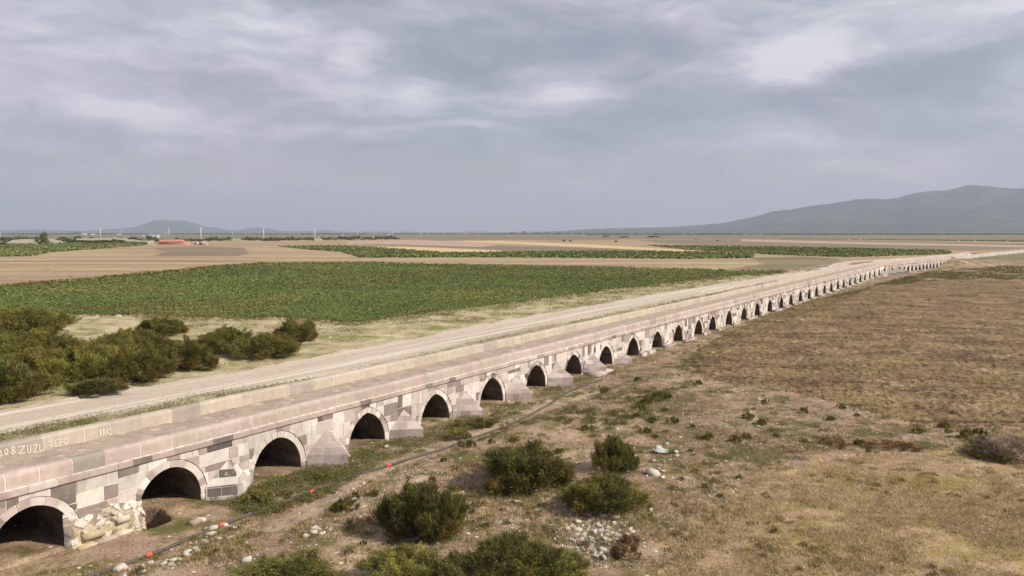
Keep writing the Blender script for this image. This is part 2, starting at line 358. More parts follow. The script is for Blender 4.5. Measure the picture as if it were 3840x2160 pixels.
# ------------------------------------------------------------------ zones (outlines of the land parcels, on the ground plane)
ZP = [  # (zone, outline seen from the camera, unprojected onto z = 0)
 ('fallow', [(-2500, 930), (-600, 920), (0, 930), (550, 912), (700, 903), (1500, 895), (2300, 887), (3840, 897), (5200, 905), (5200, 985), (3900, 936), (3640, 950), (3400, 968), (3150, 988), (2900, 1016), (2240, 1008), (1340, 986), (1000, 990), (800, 1001), (350, 1046), (0, 1077), (-600, 1135), (-2500, 1250)]),
 ('meadow', [(1200, 893), (1700, 884), (2240, 882), (3000, 884), (3840, 886), (5200, 892), (5200, 915), (3840, 907), (3300, 899), (2800, 895), (2400, 897), (2240, 901), (1900, 899), (1650, 902), (1500, 897), (1250, 899)]),
 ('brown', [(2380, 899), (2800, 896), (3300, 903), (3840, 912), (5200, 925), (5200, 950), (3840, 934), (3600, 940), (3300, 931), (3000, 928), (2760, 920), (2500, 914)]),
 ('brown', [(1310, 912), (1560, 906), (1700, 908), (1900, 920), (2240, 930), (2500, 938), (2400, 944), (2240, 941), (1913, 946), (1860, 936), (1640, 928), (1400, 920)]),
 ('brown', [(560, 930), (760, 924), (920, 930), (930, 952), (900, 960), (560, 962), (620, 945)]),
 ('meadow', [(2820, 968), (3000, 962), (3150, 970), (3150, 984), (2960, 1012), (2720, 1010), (2860, 990)]),
 ('pinkish', [(1300, 905), (1560, 900), (1720, 907), (1900, 915), (1800, 926), (1520, 918), (1300, 913)]),
 ('pinkish', [(2780, 897), (3200, 907), (3840, 920), (5000, 935), (5000, 942), (3840, 927), (3200, 915), (2780, 905)]),
 ('wheat', [(1380, 926), (1504, 935), (1671, 950), (1930, 950), (1870, 940), (1700, 932), (1520, 925)]),
 ('wheat', [(1680, 904), (1860, 903), (2240, 918), (2570, 937), (2850, 951), (2830, 955), (2500, 941), (2240, 929), (1900, 913)]),
 ('crop', [(-2500, 1010), (-600, 985), (0, 964), (124, 961), (186, 947), (298, 939), (397, 932), (522, 922), (590, 912), (500, 908), (420, 904), (300, 908), (0, 917), (-600, 925), (-2500, 935)]),
 ('crop', [(1040, 924), (1280, 921), (1380, 926), (1504, 936), (1671, 950), (1913, 948), (2240, 943), (2500, 945), (2780, 950), (2830, 958), (2817, 969), (2560, 972), (2240, 969), (1800, 966), (1347, 967), (1280, 945), (1137, 936)]),
 ('crop', [(2426, 921), (2675, 923), (3172, 932), (3538, 941), (3570, 948), (3544, 954), (3300, 962), (3172, 965), (3000, 960), (2861, 954), (2588, 939)]),
 ('crop', [(-2500, 1240), (-600, 1120), (0, 1077), (170, 1061), (350, 1047), (500, 1036), (800, 1001), (1000, 988), (1340, 985), (2240, 1003), (2700, 1013), (2960, 1016), (2940, 1024), (2700, 1043), (2500, 1066), (2300, 1088), (2000, 1130), (1650, 1172), (1340, 1212), (1000, 1195), (750, 1195), (500, 1185), (200, 1185), (0, 1205), (-600, 1250), (-2500, 1500)]),
 ('verge', [(-2500, 1500), (-600, 1250), (0, 1205), (200, 1185), (750, 1195), (1340, 1212), (1650, 1172), (2300, 1088), (2700, 1043), (2940, 1024), (3130, 1000), (3150, 990), (3200, 985), (3100, 1030), (2700, 1095), (1900, 1270), (800, 1510), (0, 1690), (-900, 1890), (-2500, 2200)]),
 ('track', [(-2500, 1960), (-900, 1692), (0, 1540), (300, 1492), (600, 1440), (900, 1390), (1300, 1320), (1600, 1258), (1900, 1200), (2300, 1131), (2700, 1064), (2950, 1024), (3100, 1000), (3140, 985), (3200, 978), (3414, 966), (3540, 955), (3640, 945), (3640, 958), (3420, 975), (3270, 984), (3280, 1000), (3150, 1020), (2900, 1054), (2700, 1093), (2300, 1171), (1900, 1257), (1300, 1394), (800, 1482), (400, 1558), (0, 1630), (-900, 1810), (-2500, 2130)]),
 ('track', [(3570, 962), (3700, 948), (3840, 936), (4300, 905), (5200, 900), (5200, 925), (4300, 920), (3840, 948), (3700, 962), (3600, 974)]),
 ('scrub', [(3180, 992), (3200, 984), (3265, 978), (3262, 984), (3215, 994)]),
 ('plough', [(2640, 1440), (2838, 1460), (3018, 1500), (3197, 1548), (3376, 1590), (3556, 1627), (3840, 1645), (4600, 1680), (5400, 1700), (5400, 1050), (3840, 1052), (3560, 1048), (3330, 1072), (3100, 1110), (2950, 1150), (2780, 1215), (2640, 1290), (2560, 1360)]),
 ('stubble', [(2430, 2200), (2560, 2050), (2700, 1900), (2850, 1800), (3000, 1740), (3300, 1705), (3840, 1750), (4600, 1800), (6000, 1800), (6000, 6000), (2200, 6000)]),
 ('path', [(900, 2060), (1150, 1880), (1330, 1790), (1500, 1700), (1850, 1585), (2080, 1510), (2240, 1460), (2250, 1480), (2000, 1570), (1800, 1650), (1560, 1730), (1400, 1810), (1200, 1930), (1000, 2100)]),
] + [('sand', p) for p in SAND]
ZONES = ['scrub', 'plain', 'fallow', 'pinkish', 'wheat', 'crop', 'verge', 'track', 'plough', 'stubble', 'path', 'sand', 'meadow', 'brown']

# ------------------------------------------------------------------ terrain mesh on a polar grid, cut into one object per zone
rr = [1.5]
while rr[-1] < 27000:
    r = rr[-1]
    dr = 1.2 if r < 20 else (r * .004 if r < 26 else min(.75 * r * r / 9460, .011 * r))
    rr.append(r + max(dr, .05))
rr = np.array(rr)
aa = np.concatenate([np.arange(-180, -36, 3.0), np.arange(-36, 36.0001, .11), np.arange(37.5, 180.1, 3.0)])
A2, R2 = np.meshgrid(np.radians(aa), rr)
GX = R2 * np.sin(A2); GY = R2 * np.cos(A2)
jit = np.clip(np.gradient(rr), .0, 3)[:, None] * .25
GX += (rng.random(GX.shape) - .5) * jit; GY += (rng.random(GX.shape) - .5) * jit
GZ = hgt(GX, GY)
nr, na = GX.shape
cx = (GX[:-1, :-1] + GX[1:, 1:]) / 2; cy = (GY[:-1, :-1] + GY[1:, 1:]) / 2
rc = np.hypot(cx, cy)
wamp = np.clip(rc * .012, .25, 6)
wx = cx + (fbm(cx, cy, 3, 3, 11) - .5) * 2 * wamp * .6; wy = cy + (fbm(cx, cy, 3, 3, 12) - .5) * 2 * wamp
ppx, ppy = projv(wx, wy, np.zeros_like(wx)); jx = cx + (fbm(cx, cy, 1.6, 3, 15) - .5) * 5; jy = cy + (fbm(cx, cy, 1.9, 3, 16) - .5) * 7
qpx, qpy = projv(jx, jy, np.zeros_like(wx)); sppx, sppy = projv(cx + (wx - cx) * .15, cy + (wy - cy) * .15, np.zeros_like(cx))
front = cy > 3
zid = np.zeros(cx.shape, int); zid[rc > 420] = 1
for z, poly in ZP:
    X, Y = (sppx, sppy) if z in ('track', 'crop', 'fallow', 'wheat', 'pinkish', 'sand') else (ppx, ppy)
    if z in ('stubble', 'path'): X, Y = qpx, qpy
    zid[front & inpoly(X, Y, poly)] = ZONES.index(z)
# height changes per zone
vz = np.zeros(GX.shape, int); vz[:-1, :-1] = zid
GZ = GZ + np.where(vz == 8, (rng.random(GX.shape) - .5) * .13 + (vn(GX / .45, GY / .45, 3) - .5) * .16 + .03, 0) * np.clip(1.4 - R2 / 300, .3, 1)
GZ = GZ + np.where(vz == 9, (rng.random(GX.shape) - .5) * .035, 0)
GZ = GZ + np.where(vz == 0, (rng.random(GX.shape) - .5) * .03, 0) * (R2 < 120)
GZ = GZ + np.where(vz == 5, .18 + (rng.random(GX.shape) - .5) * .25, 0)
GZ = GZ + np.where(vz == 6, (fbm(GX, GY, 5, 3, 21) - .5) * .8 * np.clip(1 - R2 / 300, 0, 1), 0)
GZ = np.where(vz == 7, .02 + (fbm(GX, GY, 2, 2, 31) - .5) * .06, GZ)
GZ = GZ + np.where(vz == 11, 2.6 + (rng.random(GX.shape) - .5) * .8, 0)
idx = np.arange(nr * na).reshape(nr, na)
quads = np.stack([idx[:-1, :-1], idx[:-1, 1:], idx[1:, 1:], idx[1:, :-1]], -1)[..., ::-1]
V = np.stack([GX, GY, GZ], -1).reshape(-1, 3)
ZN = {'scrub': ('ground', 'ground'), 'plain': ('distant_plain', 'plain'), 'fallow': ('fallow_field', 'fallow'), 'pinkish': ('reddish_field', 'pinkish'), 'wheat': ('pale_stubble_field', 'wheat'),
      'crop': ('crop_field', 'cropbed'), 'verge': ('roadside_ground', 'verge'), 'track': ('dirt_track', 'track'), 'plough': ('ploughed_field', 'plough'), 'stubble': ('stubble_field', 'stubble'),
      'path': ('footpath', 'path'), 'sand': ('spoil_mounds', 'sand'), 'meadow': ('meadow', 'meadow'), 'brown': ('brown_field', 'brown')}
for zi, z in enumerate(ZONES):
    q = quads[zid == zi]
    if not len(q): continue
    u, inv = np.unique(q.reshape(-1), return_inverse=True)
    o = link(ZN[z][0], mesh_np(ZN[z][0], V[u], inv.reshape(-1, 4), M[ZN[z][1]]))
    o['kind'] = 'structure'
def gz(x, y): return float(hgt(np.array([x]), np.array([y]))[0])

# ------------------------------------------------------------------ mountains and hills
def ridge(name, prof, R0, R1, R2_, mat, amp, seed):
    xs = np.array([p[0] for p in prof], float); ys = np.array([p[1] for p in prof], float)
    pxs = np.linspace(xs[0], xs[-1], 420); pys = np.interp(pxs, xs, ys) + (fbm(pxs, pxs * 0, 60, 4, seed) - .5) * 5 + (fbm(pxs, pxs * 0, 12, 2, seed + 2) - .5) * 1.6
    ts = np.linspace(0, 1, 46); VV = np.zeros((len(ts), len(pxs), 3))
    for j, (a, b) in enumerate(zip(pxs, pys)):
        d = ray(a, b); dh = math.hypot(d[0], d[1]); crest = H + R1 * d[2] / dh
        for i, t in enumerate(ts):
            rad = R0 + (R2_ - R0) * t; tc = (R1 - R0) / (R2_ - R0)
            k = t / tc if t < tc else (1 - (t - tc) / (1 - tc))
            base = k ** 1.5 if t < tc else k
            VV[i, j] = (d[0] / dh * rad, d[1] / dh * rad, crest * base)
    nz = fbm(VV[..., 0], VV[..., 1], 900, 5, seed + 5); rd = 1 - np.abs(2 * nz - 1)
    kk = np.minimum(ts / .6, 1)[:, None]; bell = (4 * kk * (1 - kk))
    VV[..., 2] = VV[..., 2] * (1 - amp * bell * (1 - rd)) - (1 - kk) ** 6 * 6
    n, m = VV.shape[:2]; ix = np.arange(n * m).reshape(n, m)
    q = np.stack([ix[:-1, :-1], ix[:-1, 1:], ix[1:, 1:], ix[1:, :-1]], -1).reshape(-1, 4)
    o = link(name, mesh_np(name, VV.reshape(-1, 3), q, mat, smooth=True)); o['kind'] = 'structure'
M['mount'] = soil('mountain_scrub', [(0, (.02, .032, .026)), (.5, (.05, .065, .045)), (1, (.12, .12, .085))], 900, mid=260, fine=90, bstr=.3, bdist=20, dark=.3)
ridge('mountain', [(2050, 868), (2240, 857), (2450, 852), (2600, 845), (2680, 838), (2740, 828), (2800, 818), (2850, 803), (2900, 787), (2960, 785), (3010, 776), (3060, 769), (3110, 760), (3150, 752), (3190, 745), (3240, 735), (3300, 733), (3360, 731), (3410, 721), (3450, 714), (3500, 712), (3540, 715), (3580, 704), (3640, 688), (3700, 680), (3730, 686), (3760, 687), (3840, 685), (3950, 670), (4200, 640), (4600, 660), (5200, 720), (5600, 800), (5800, 868)], 7500, 11500, 15000, M['mount'], .6, 3)
ridge('hills', [(-900, 860), (-300, 852), (0, 864), (150, 861), (300, 866), (420, 858), (500, 851), (540, 838), (575, 825), (610, 823), (650, 826), (690, 826), (730, 836), (770, 848), (820, 856), (880, 864), (920, 858), (970, 852), (1010, 856), (1060, 865), (1150, 866), (1210, 862), (1260, 868), (1600, 870), (2050, 869), (2300, 870)], 14000, 18500, 22000, M['mount'], .25, 8)

# ------------------------------------------------------------------ bridge
bridge = empty('stone_bridge', tuple(b1(36, 0, 0)), label='long low stone bridge of many arches beside a dirt track', cat='bridge')
bridge.location = (0, 0, 0)
PAL = [((.61, .55, .505), .36), ((.49, .42, .395), .17), ((.37, .31, .29), .12), ((.27, .22, .20), .09), ((.19, .16, .146), .06), ((.115, .098, .09), .025), ((.68, .64, .585), .14)]
def stone_col(dark=1.0):
    r = random.random(); t = 0
    for c, w_ in PAL:
        t += w_
        if r < t: break
    k = random.uniform(.90, 1.08); return tuple(min(.72, x * k * random.uniform(.98, 1.02)) for x in c)
MORT = (.74, .69, .64)
def area(p):
    return .5 * sum(p[i][0] * p[(i + 1) % len(p)][1] - p[(i + 1) % len(p)][0] * p[i][1] for i in range(len(p)))
def clip(p, a, b, left=True):
    out = []; n = len(p)
    def sd_(q):
        v = (b[0] - a[0]) * (q[1] - a[1]) - (b[1] - a[1]) * (q[0] - a[0]); return v if left else -v
    for i in range(n):
        q, r = p[i], p[(i + 1) % n]; d0, d1 = sd_(q), sd_(r)
        if d0 >= 0: out.append(q)
        if d0 * d1 < 0: t = d0 / (d0 - d1); out.append((q[0] + (r[0] - q[0]) * t, q[1] + (r[1] - q[1]) * t))
    return out
def subtract(p, c):
    pcs = []; rem = p
    for i in range(len(c)):
        a, b = c[i], c[(i + 1) % len(c)]
        o = clip(rem, a, b, False)
        if len(o) > 2 and abs(area(o)) > 2e-4: pcs.append(o)
        rem = clip(rem, a, b, True)
        if len(rem) < 3: break
    return pcs
def arch_poly(sc, w_, e, zc, off, nseg=9):
    """outline (s,z) of a two-centred arch, counter-clockwise, starting at the right foot"""
    Rr = w_ + e; rise = math.sqrt(Rr * Rr - e * e); zs = zc - rise; Ro = Rr + off
    amax = math.acos(e / Ro)
    right = [(sc - e + Ro * math.cos(a), zs + Ro * math.sin(a)) for a in np.linspace(0, amax, nseg)]
    left = [(2 * sc - x, z) for x, z in right[::-1][1:]]
    return [(sc + w_ + off, -1.3)] + right + left + [(sc - w_ - off, -1.3)], zs
arch_info = []
for i, s in enumerate(ARCH):
    e = .05 if i in (1, 2) else (.12 if i in (0, 3) else random.uniform(.3, .55))
    w_ = 1.5 if i < 9 else 1.45
    if i > 33: w_ = min(1.5, (min(ARCH[i] - ARCH[i - 1], (ARCH[i + 1] - ARCH[i]) if i + 1 < len(ARCH) else 9)) * .27)
    zc = random.uniform(1.84, 1.95) if i > 3 else 1.86
    zc = zc if i not in (15,) else 2.0
    arch_info.append((s, w_, e, zc))
outer = [arch_poly(s, w_, e, zc, .34)[0] for s, w_, e, zc in arch_info]
inner = [arch_poly(s, w_, e, zc, 0)[0] for s, w_, e, zc in arch_info]
wall = MB()
def prism(mb, poly, nf, nb, col, rect=None):
    mb.poly([(s, nf, z) for s, z in poly], col)
    n = len(poly)
    for i in range(n):
        (s0, z0), (s1, z1) = poly[i], poly[(i + 1) % n]
        if rect is not None:
            mid_ = ((s0 + s1) / 2, (z0 + z1) / 2)
            if min(abs(mid_[0] - rect[0]), abs(mid_[0] - rect[1]), abs(mid_[1] - rect[2]), abs(mid_[1] - rect[3])) > 1e-4: continue
        mb.poly([(s0, nf, z0), (s0, nb, z0), (s1, nb, z1), (s1, nf, z1)], col)
ZT = 2.37
def cut_all(rect_poly, s_lo, s_hi, shapes):
    pcs = [rect_poly]
    for (s, w_, e, zc), c in zip(arch_info, shapes):
        if s + w_ + .5 < s_lo or s - w_ - .5 > s_hi: continue
        nxt = []
        for p in pcs: nxt += subtract(p, c)
        pcs = nxt
    return pcs
s = S0
while s < S1:
    L = random.uniform(1.4, 2.9) if s < 150 else random.uniform(1.8, 3.2)
    e_ = min(s + L, S1)
    zs = [-1.3, -.85]; z = -.4 + random.uniform(-.05, .05); zs.append(z)
    while z < ZT - .25:
        z += random.choice([.28, .34, .40, .46, .54, .62, .72]) * random.uniform(.92, 1.08); zs.append(z)
    zs[-1] = ZT
    if zs[-1] - zs[-2] < .16: zs.pop(-2)
    for z0, z1 in zip(zs[:-1], zs[1:]):
        t = s
        while t < e_ - 1e-6:
            wd = random.choice([.34, .45, .58, .72, .9, 1.15, 1.5]) * random.uniform(.9, 1.1) if s < 200 else random.uniform(.4, 1.2)
            t1 = t + wd
            if e_ - t1 < .28: t1 = e_
            g = random.uniform(.010, .024)
            r = (t + g, t1 - g, z0 + g, z1 - g)
            j = [random.uniform(-.012, .012) for _ in range(4)]
            jj = lambda: random.uniform(-.014, .014); poly = [(r[0] + jj(), r[2] + jj()), ((r[0] + r[1]) / 2, r[2] + jj()), (r[1] + jj(), r[2] + jj()), (r[1] + jj(), r[3] + jj()), ((r[0] + r[1]) / 2 + jj(), r[3] + jj()), (r[0] + jj(), r[3] + jj())]
            col_ = stone_col()
            nf = random.uniform(-.008, .012)
            for p in cut_all(poly, t, t1, outer): prism(wall, p, nf, -.03, col_, None)
            t = t1
    s = e_
for k in range(len(ARCH) + 1):                       # mortar bed behind the blocks, in bays
    lo = S0 if k == 0 else ARCH[k - 1]; hi = S1 if k == len(ARCH) else ARCH[k]
    for p in cut_all([(lo, -1.3), (hi, -1.3), (hi, ZT), (lo, ZT)], lo, hi, outer): wall.poly([(a, -.018, b) for a, b in p], MORT)
# far face and ends
for a in np.arange(S0, S1, 4.0):
    b = min(a + 4, S1); wall.poly([(a, -4.9, -1.3), (b, -4.9, -1.3), (b, -4.9, 2.6), (a, -4.9, 2.6)], (.42, .35, .31))
for a in (S0, S1): wall.poly([(a, -.02, -1.3), (a, -4.9, -1.3), (a, -4.9, 2.6), (a, -.02, 2.6)], (.42, .35, .31))
wall.build('wall', M['stone'], bridge, bmap)
# arch rings and vaults
for i, (s, w_, e, zc) in enumerate(arch_info):
    Rr = w_ + e; rise = math.sqrt(Rr * Rr - e * e); zs = zc - rise; amax_i = math.acos(e / Rr)
    mb = MB(); nv = random.choice([5, 6, 6, 7]); pale = i in (3, 9, 10, 15)
    def V_(a, ro, side):
        am = math.acos(e / ro); aa_ = a * am; return (s + side * (-e + ro * math.cos(aa_)), zs + ro * math.sin(aa_))
    for side in (1, -1):
        cuts = np.linspace(0, 1, nv + 1); cuts[1:-1] += rng.uniform(-.03, .03, nv - 1)
        for a0, a1 in zip(cuts[:-1], cuts[1:]):
            g = .007; c_ = stone_col() if not (pale and random.random() < .7) else (.64, .585, .53)
            sub = np.linspace(a0 + g, a1 - g, 4)
            po = [V_(a, Rr, side) for a in sub] + [V_(a, Rr + .325, side) for a in sub[::-1]]
            nf = random.uniform(-.045, -.03)
            mb.poly([(p[0], nf, p[1]) for p in po], c_)
            for q, q2 in zip(po, po[1:] + po[:1]): mb.poly([(q[0], nf, q[1]), (q[0], -.12, q[1]), (q2[0], -.12, q2[1]), (q2[0], nf, q2[1])], c_)
        zz = zs
        while zz > -1.3:                              # jamb stones below the springing
            hh = random.uniform(.3, .5); c_ = stone_col()
            x0, x1 = s + side * (w_), s + side * (w_ + .33)
            mb.box(min(x0, x1) , max(x0, x1) - .006, -.12, random.uniform(-.04, -.025), zz - hh + .012, zz - .006, c_); zz -= hh
        fine_ = np.linspace(0, 1, 14)                 # mortar behind the ring
        for a0, a1 in zip(fine_[:-1], fine_[1:]):
            q = [V_(a0, Rr + .004, side), V_(a1, Rr + .004, side), V_(a1, Rr + .35, side), V_(a0, Rr + .35, side)]
            mb.poly([(p[0], -.06, p[1]) for p in q], MORT)
        x0, x1 = s + side * (w_ + .004), s + side * (w_ + .35)
        mb.poly([(x0, -.06, -1.3), (x1, -.06, -1.3), (x1, -.06, zs), (x0, -.06, zs)], MORT)
    mb.build('arch_ring', M['stone'], bridge, bmap)
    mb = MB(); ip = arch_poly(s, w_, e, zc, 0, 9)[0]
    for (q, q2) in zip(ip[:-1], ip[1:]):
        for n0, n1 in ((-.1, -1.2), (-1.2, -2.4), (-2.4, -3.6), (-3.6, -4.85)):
            k = random.uniform(.6, 1.0); mb.poly([(q[0], n0, q[1]), (q2[0], n0, q2[1]), (q2[0], n1, q2[1]), (q[0], n1, q[1])], (.15 * k, .12 * k, .105 * k))  # stone darkened here: the shade under the arch is put into its colour
    mb.poly([(p[0], -4.4, p[1]) for p in ip], (.07, .055, .045))  # added blank end wall, near black, keeps light out of the vault
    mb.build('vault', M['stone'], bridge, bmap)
# string course, parapets
def run(profile, s_a, s_b, lmin, lmax, gap, colf, core, jn=.006, far=0):
    mb = MB(); s = s_a
    def ext(a, b, pr, c, caps=True):
        n = len(pr)
        for (n0, z0), (n1, z1) in zip(pr, pr[1:] + pr[:1]): mb.poly([(a, n0, z0), (b, n0, z0), (b, n1, z1), (a, n1, z1)], c)
        if caps: mb.poly([(a, n_, z_) for n_, z_ in pr], c); mb.poly([(b, n_, z_) for n_, z_ in pr[::-1]], c)
    while s < s_b:
        L = random.uniform(lmin, lmax); e_ = min(s + L, s_b); dn, dz = random.uniform(-jn, jn), random.uniform(-jn, jn)
        g = gap * random.uniform(.6, 1.3)
        ext(s + g / 2, e_ - g / 2, [(n_ + dn, z_ + (dz if z_ > 2.9 else 0)) for n_, z_ in profile], colf())
        s = e_
    cn = sum(p[0] for p in profile) / len(profile); czz = sum(p[1] for p in profile) / len(profile)
    pr = [(n_ + (.012 if n_ < cn else -.012), z_ + (.0 if z_ < czz else -.012)) for n_, z_ in profile]
    s = s_a
    while s < s_b: ext(s, min(s + .5, s_b), pr, core, False); s += .5
    return mb
def pcol():
    r = random.random(); k = random.uniform(.93, 1.05)
    c = (.47, .39, .34) if r < .5 else (.48, .385, .35) if r < .78 else (.44, .38, .32) if r < .93 else (.33, .29, .26) if r < .995 else (.48, .35, .275)
    return tuple(x * k for x in c)
def fcol():
    k = random.uniform(.94, 1.05); r = random.random(); c = (.47, .41, .335) if r < .8 else (.44, .385, .33) if r < .95 else (.36, .32, .28)
    return tuple(x * k for x in c)
def scol():
    r = random.random(); k = random.uniform(.9, 1.07); c = (.43, .345, .315) if r < .5 else (.36, .29, .265) if r < .75 else (.50, .43, .385) if r < .92 else (.19, .16, .145)
    return tuple(x * k for x in c)
run([(.08, 2.385), (.10, 2.42), (.10, 2.60), (.03, 2.625), (-.30, 2.625), (-.30, 2.385)], S0, S1, .6, 1.3, .02, scol, (.5, .43, .38)).build('string_course', M['stone'], bridge, bmap)
mb = MB()
s = S0
while s < S1: mb.box(s, s + .5, -.28, random.uniform(.002, .016), 2.615, 2.665 + random.uniform(-.008, .008), (.70, .64, .59)); s += .5
mb.build('mortar_bed', M['stone'], bridge, bmap)
run([(-.01, 2.66), (-.01, 3.08), (-.035, 3.17), (-.10, 3.235), (-.19, 3.26), (-.36, 3.26), (-.42, 3.22), (-.42, 2.58)], S0, S1, 1.0, 1.65, .045, pcol, (.76, .71, .66)).build('parapet', M['stone'], bridge, bmap)
fp = run([(-4.5, 2.56), (-4.5, 3.14), (-4.535, 3.21), (-4.61, 3.25), (-4.86, 3.26), (-4.95, 3.2), (-4.95, 2.56)][::-1], S0, S1, 1.1, 1.9, .04, fcol, (.72, .67, .60)).build('parapet', M['stone'], bridge, bmap)
# deck
ss = np.arange(S0, S1, .3); nn = np.linspace(-.40, -4.52, 16); SS, NN = np.meshgrid(ss, nn, indexing='ij')
ZZ = 2.625 + (fbm(SS, NN, .8, 3, 41) - .5) * .05 + (rng.random(SS.shape) - .5) * .012
ix = np.arange(SS.size).reshape(SS.shape); q = np.stack([ix[:-1, :-1], ix[:-1, 1:], ix[1:, 1:], ix[1:, :-1]], -1).reshape(-1, 4)
link('deck', mesh_np('deck', bmap(np.stack([SS, NN, ZZ], -1).reshape(-1, 3)), q, M['deck']), bridge)
# cutwaters
def tile_face(mb, O, U, Vv, poly, rh, bw, out, colf=stone_col, gap=.014):
    O, U, Vv = map(lambda a: np.array(a, float), (O, U, Vv)); Nn = np.array(out, float); Nn /= np.linalg.norm(Nn)
    P3 = lambda u, v, d: tuple(O + U * u + Vv * v + Nn * d)
    mb.poly([P3(u, v, 0) for u, v in poly], MORT)
    us = [p[0] for p in poly]; v_ = [p[1] for p in poly]; v = min(v_)
    if area(poly) < 0: poly = poly[::-1]
    while v < max(v_) - .02:
        hh = rh * random.uniform(.8, 1.2); u = min(us) - random.uniform(0, bw)
        while u < max(us):
            wd = bw * random.uniform(.6, 1.3); r = [(u + gap, v + gap), (u + wd - gap, v + gap), (u + wd - gap, v + hh - gap), (u + gap, v + hh - gap)]; p = r
            for i in range(len(poly)):
                p = clip(p, poly[i], poly[(i + 1) % len(poly)], True)
                if len(p) < 3: break
            if len(p) > 2 and abs(area(p)) > .004: mb.poly([P3(a, b, .012) for a, b in p], colf())
            u += wd
        v += hh
def cutwater(sc, w_, pr, zt, za, colf=stone_col, plinth=False, rh=.4, bw=.7):
    mb = MB(); z0 = -1.2
    for side in (-1, 1):
        A = np.array([sc + side * w_, 0, 0]); B = np.array([sc, pr, 0]); L = np.linalg.norm(B - A); U = (B - A) / L
        out = np.array([side * pr, w_, 0])
        tile_face(mb, A, U, (0, 0, 1), [(0, z0), (L, z0), (L, zt), (0, zt)], rh, bw, out, colf)
        ap = np.array([sc, 0, za]); A3 = A + (0, 0, zt); mid = A3 + U * np.dot(ap - A3, U); Vd = ap - mid; hv = np.linalg.norm(Vd); Vd = Vd / hv
        o2 = np.cross(U, Vd); o2 = o2 if o2[2] > 0 else -o2
        tile_face(mb, A3, U, Vd, [(0, 0), (L, 0), (np.dot(ap - A3, U), hv)], rh, bw, o2, colf)
    if plinth:
        mb.box(sc - w_ - .12, sc + w_ + .12, .01, pr + .06, z0, .16, (.50, .43, .385))
    mb.build('cutwater', M['stone'], bridge, bmap)
def pinkcol():
    k = random.uniform(.92, 1.06); c = random.choice([(.50, .41, .385), (.46, .37, .35), (.56, .48, .44), (.38, .31, .29)]); return tuple(x * k for x in c)
mid = lambda i: (ARCH[i] + ARCH[i + 1]) / 2
cutwater(mid(2), 1.25, .95, .55, 1.50, stone_col, False, .42, .6)
cutwater(mid(3), 1.33, 1.55, .52, 1.62, pinkcol)
cutwater(mid(4), 1.25, 1.45, .48, 1.45, pinkcol, False, .45, .8)
cutwater(mid(5), 1.30, 1.40, .38, 1.50, pinkcol)
cutwater(mid(6), 1.30, 1.45, .45, 1.58, pinkcol)
cutwater(mid(7), 1.35, 1.55, .62, 1.65, pinkcol)
cutwater(mid(8), 1.30, 1.45, .55, 1.70, pinkcol, True)
cutwater(mid(9), 1.20, 1.20, .45, .95, pinkcol)
grey = lambda: tuple(x * random.uniform(.97, 1.03) for x in (.34, .30, .28))
n1 = len(AX1)
for k, (pr, w_, za) in enumerate([(3.4, 2.6, 1.75), (4.0, 2.8, 1.9), (4.0, 2.8, 1.9), (3.0, 2.2, 1.5)]):
    if n1 + k + 1 < len(ARCH): cutwater(mid(n1 + k), min(w_, (ARCH[n1 + k + 1] - ARCH[n1 + k]) * .30), pr * .62, .50, za, grey, False, 1.4, 3)
for i in range(10, len(ARCH) - 1):
    if n1 <= i < n1 + 4: continue
    mb = MB(); c0 = mid(i); hw = (ARCH[i + 1] - ARCH[i]) / 2 - arch_info[i][1] - .05
    hw = max(hw, .5); ex = 0 if i < 15 else .4
    top = random.uniform(.05, .22); pr = random.uniform(.2, .4) if i < 18 else random.uniform(.3, .6)
    x = c0 - hw - ex * .5
    while x < c0 + hw + ex:
        x1 = min(x + random.uniform(.6, 1.1), c0 + hw + ex); mb.box(x + .01, x1 - .01, .02, pr + random.uniform(-.02, .02), -1.2, top + random.uniform(-.02, .02), random.choice([(.46, .40, .34), (.38, .31, .28), (.50, .45, .38), (.24, .20, .17)])); x = x1
    mb.build('plinth', M['stone'], bridge, bmap)
# convex lump
import bmesh
def lump(seed, sx=1, sy=1, sz=1, npts=16, box=0.0):
    r = random.Random(seed); bm = bmesh.new()
    for _ in range(npts):
        v = Vector((r.gauss(0, 1), r.gauss(0, 1), r.gauss(0, 1))); v.normalize()
        if box: v = Vector([max(-1, min(1, c * (1 + box))) for c in v])
        v *= r.uniform(.82, 1.0); bm.verts.new((v.x * sx, v.y * sy, v.z * sz))
    res = bmesh.ops.convex_hull(bm, input=bm.verts)
    bmesh.ops.delete(bm, geom=[g for g in res['geom_interior'] if isinstance(g, bmesh.types.BMVert)], context='VERTS')
    bmesh.ops.recalc_face_normals(bm, faces=bm.faces)
    vs_ = [tuple(v.co) for v in bm.verts]; bm.verts.index_update(); fs = [[v.index for v in f.verts] for f in bm.faces]; bm.free()
    return vs_, fs
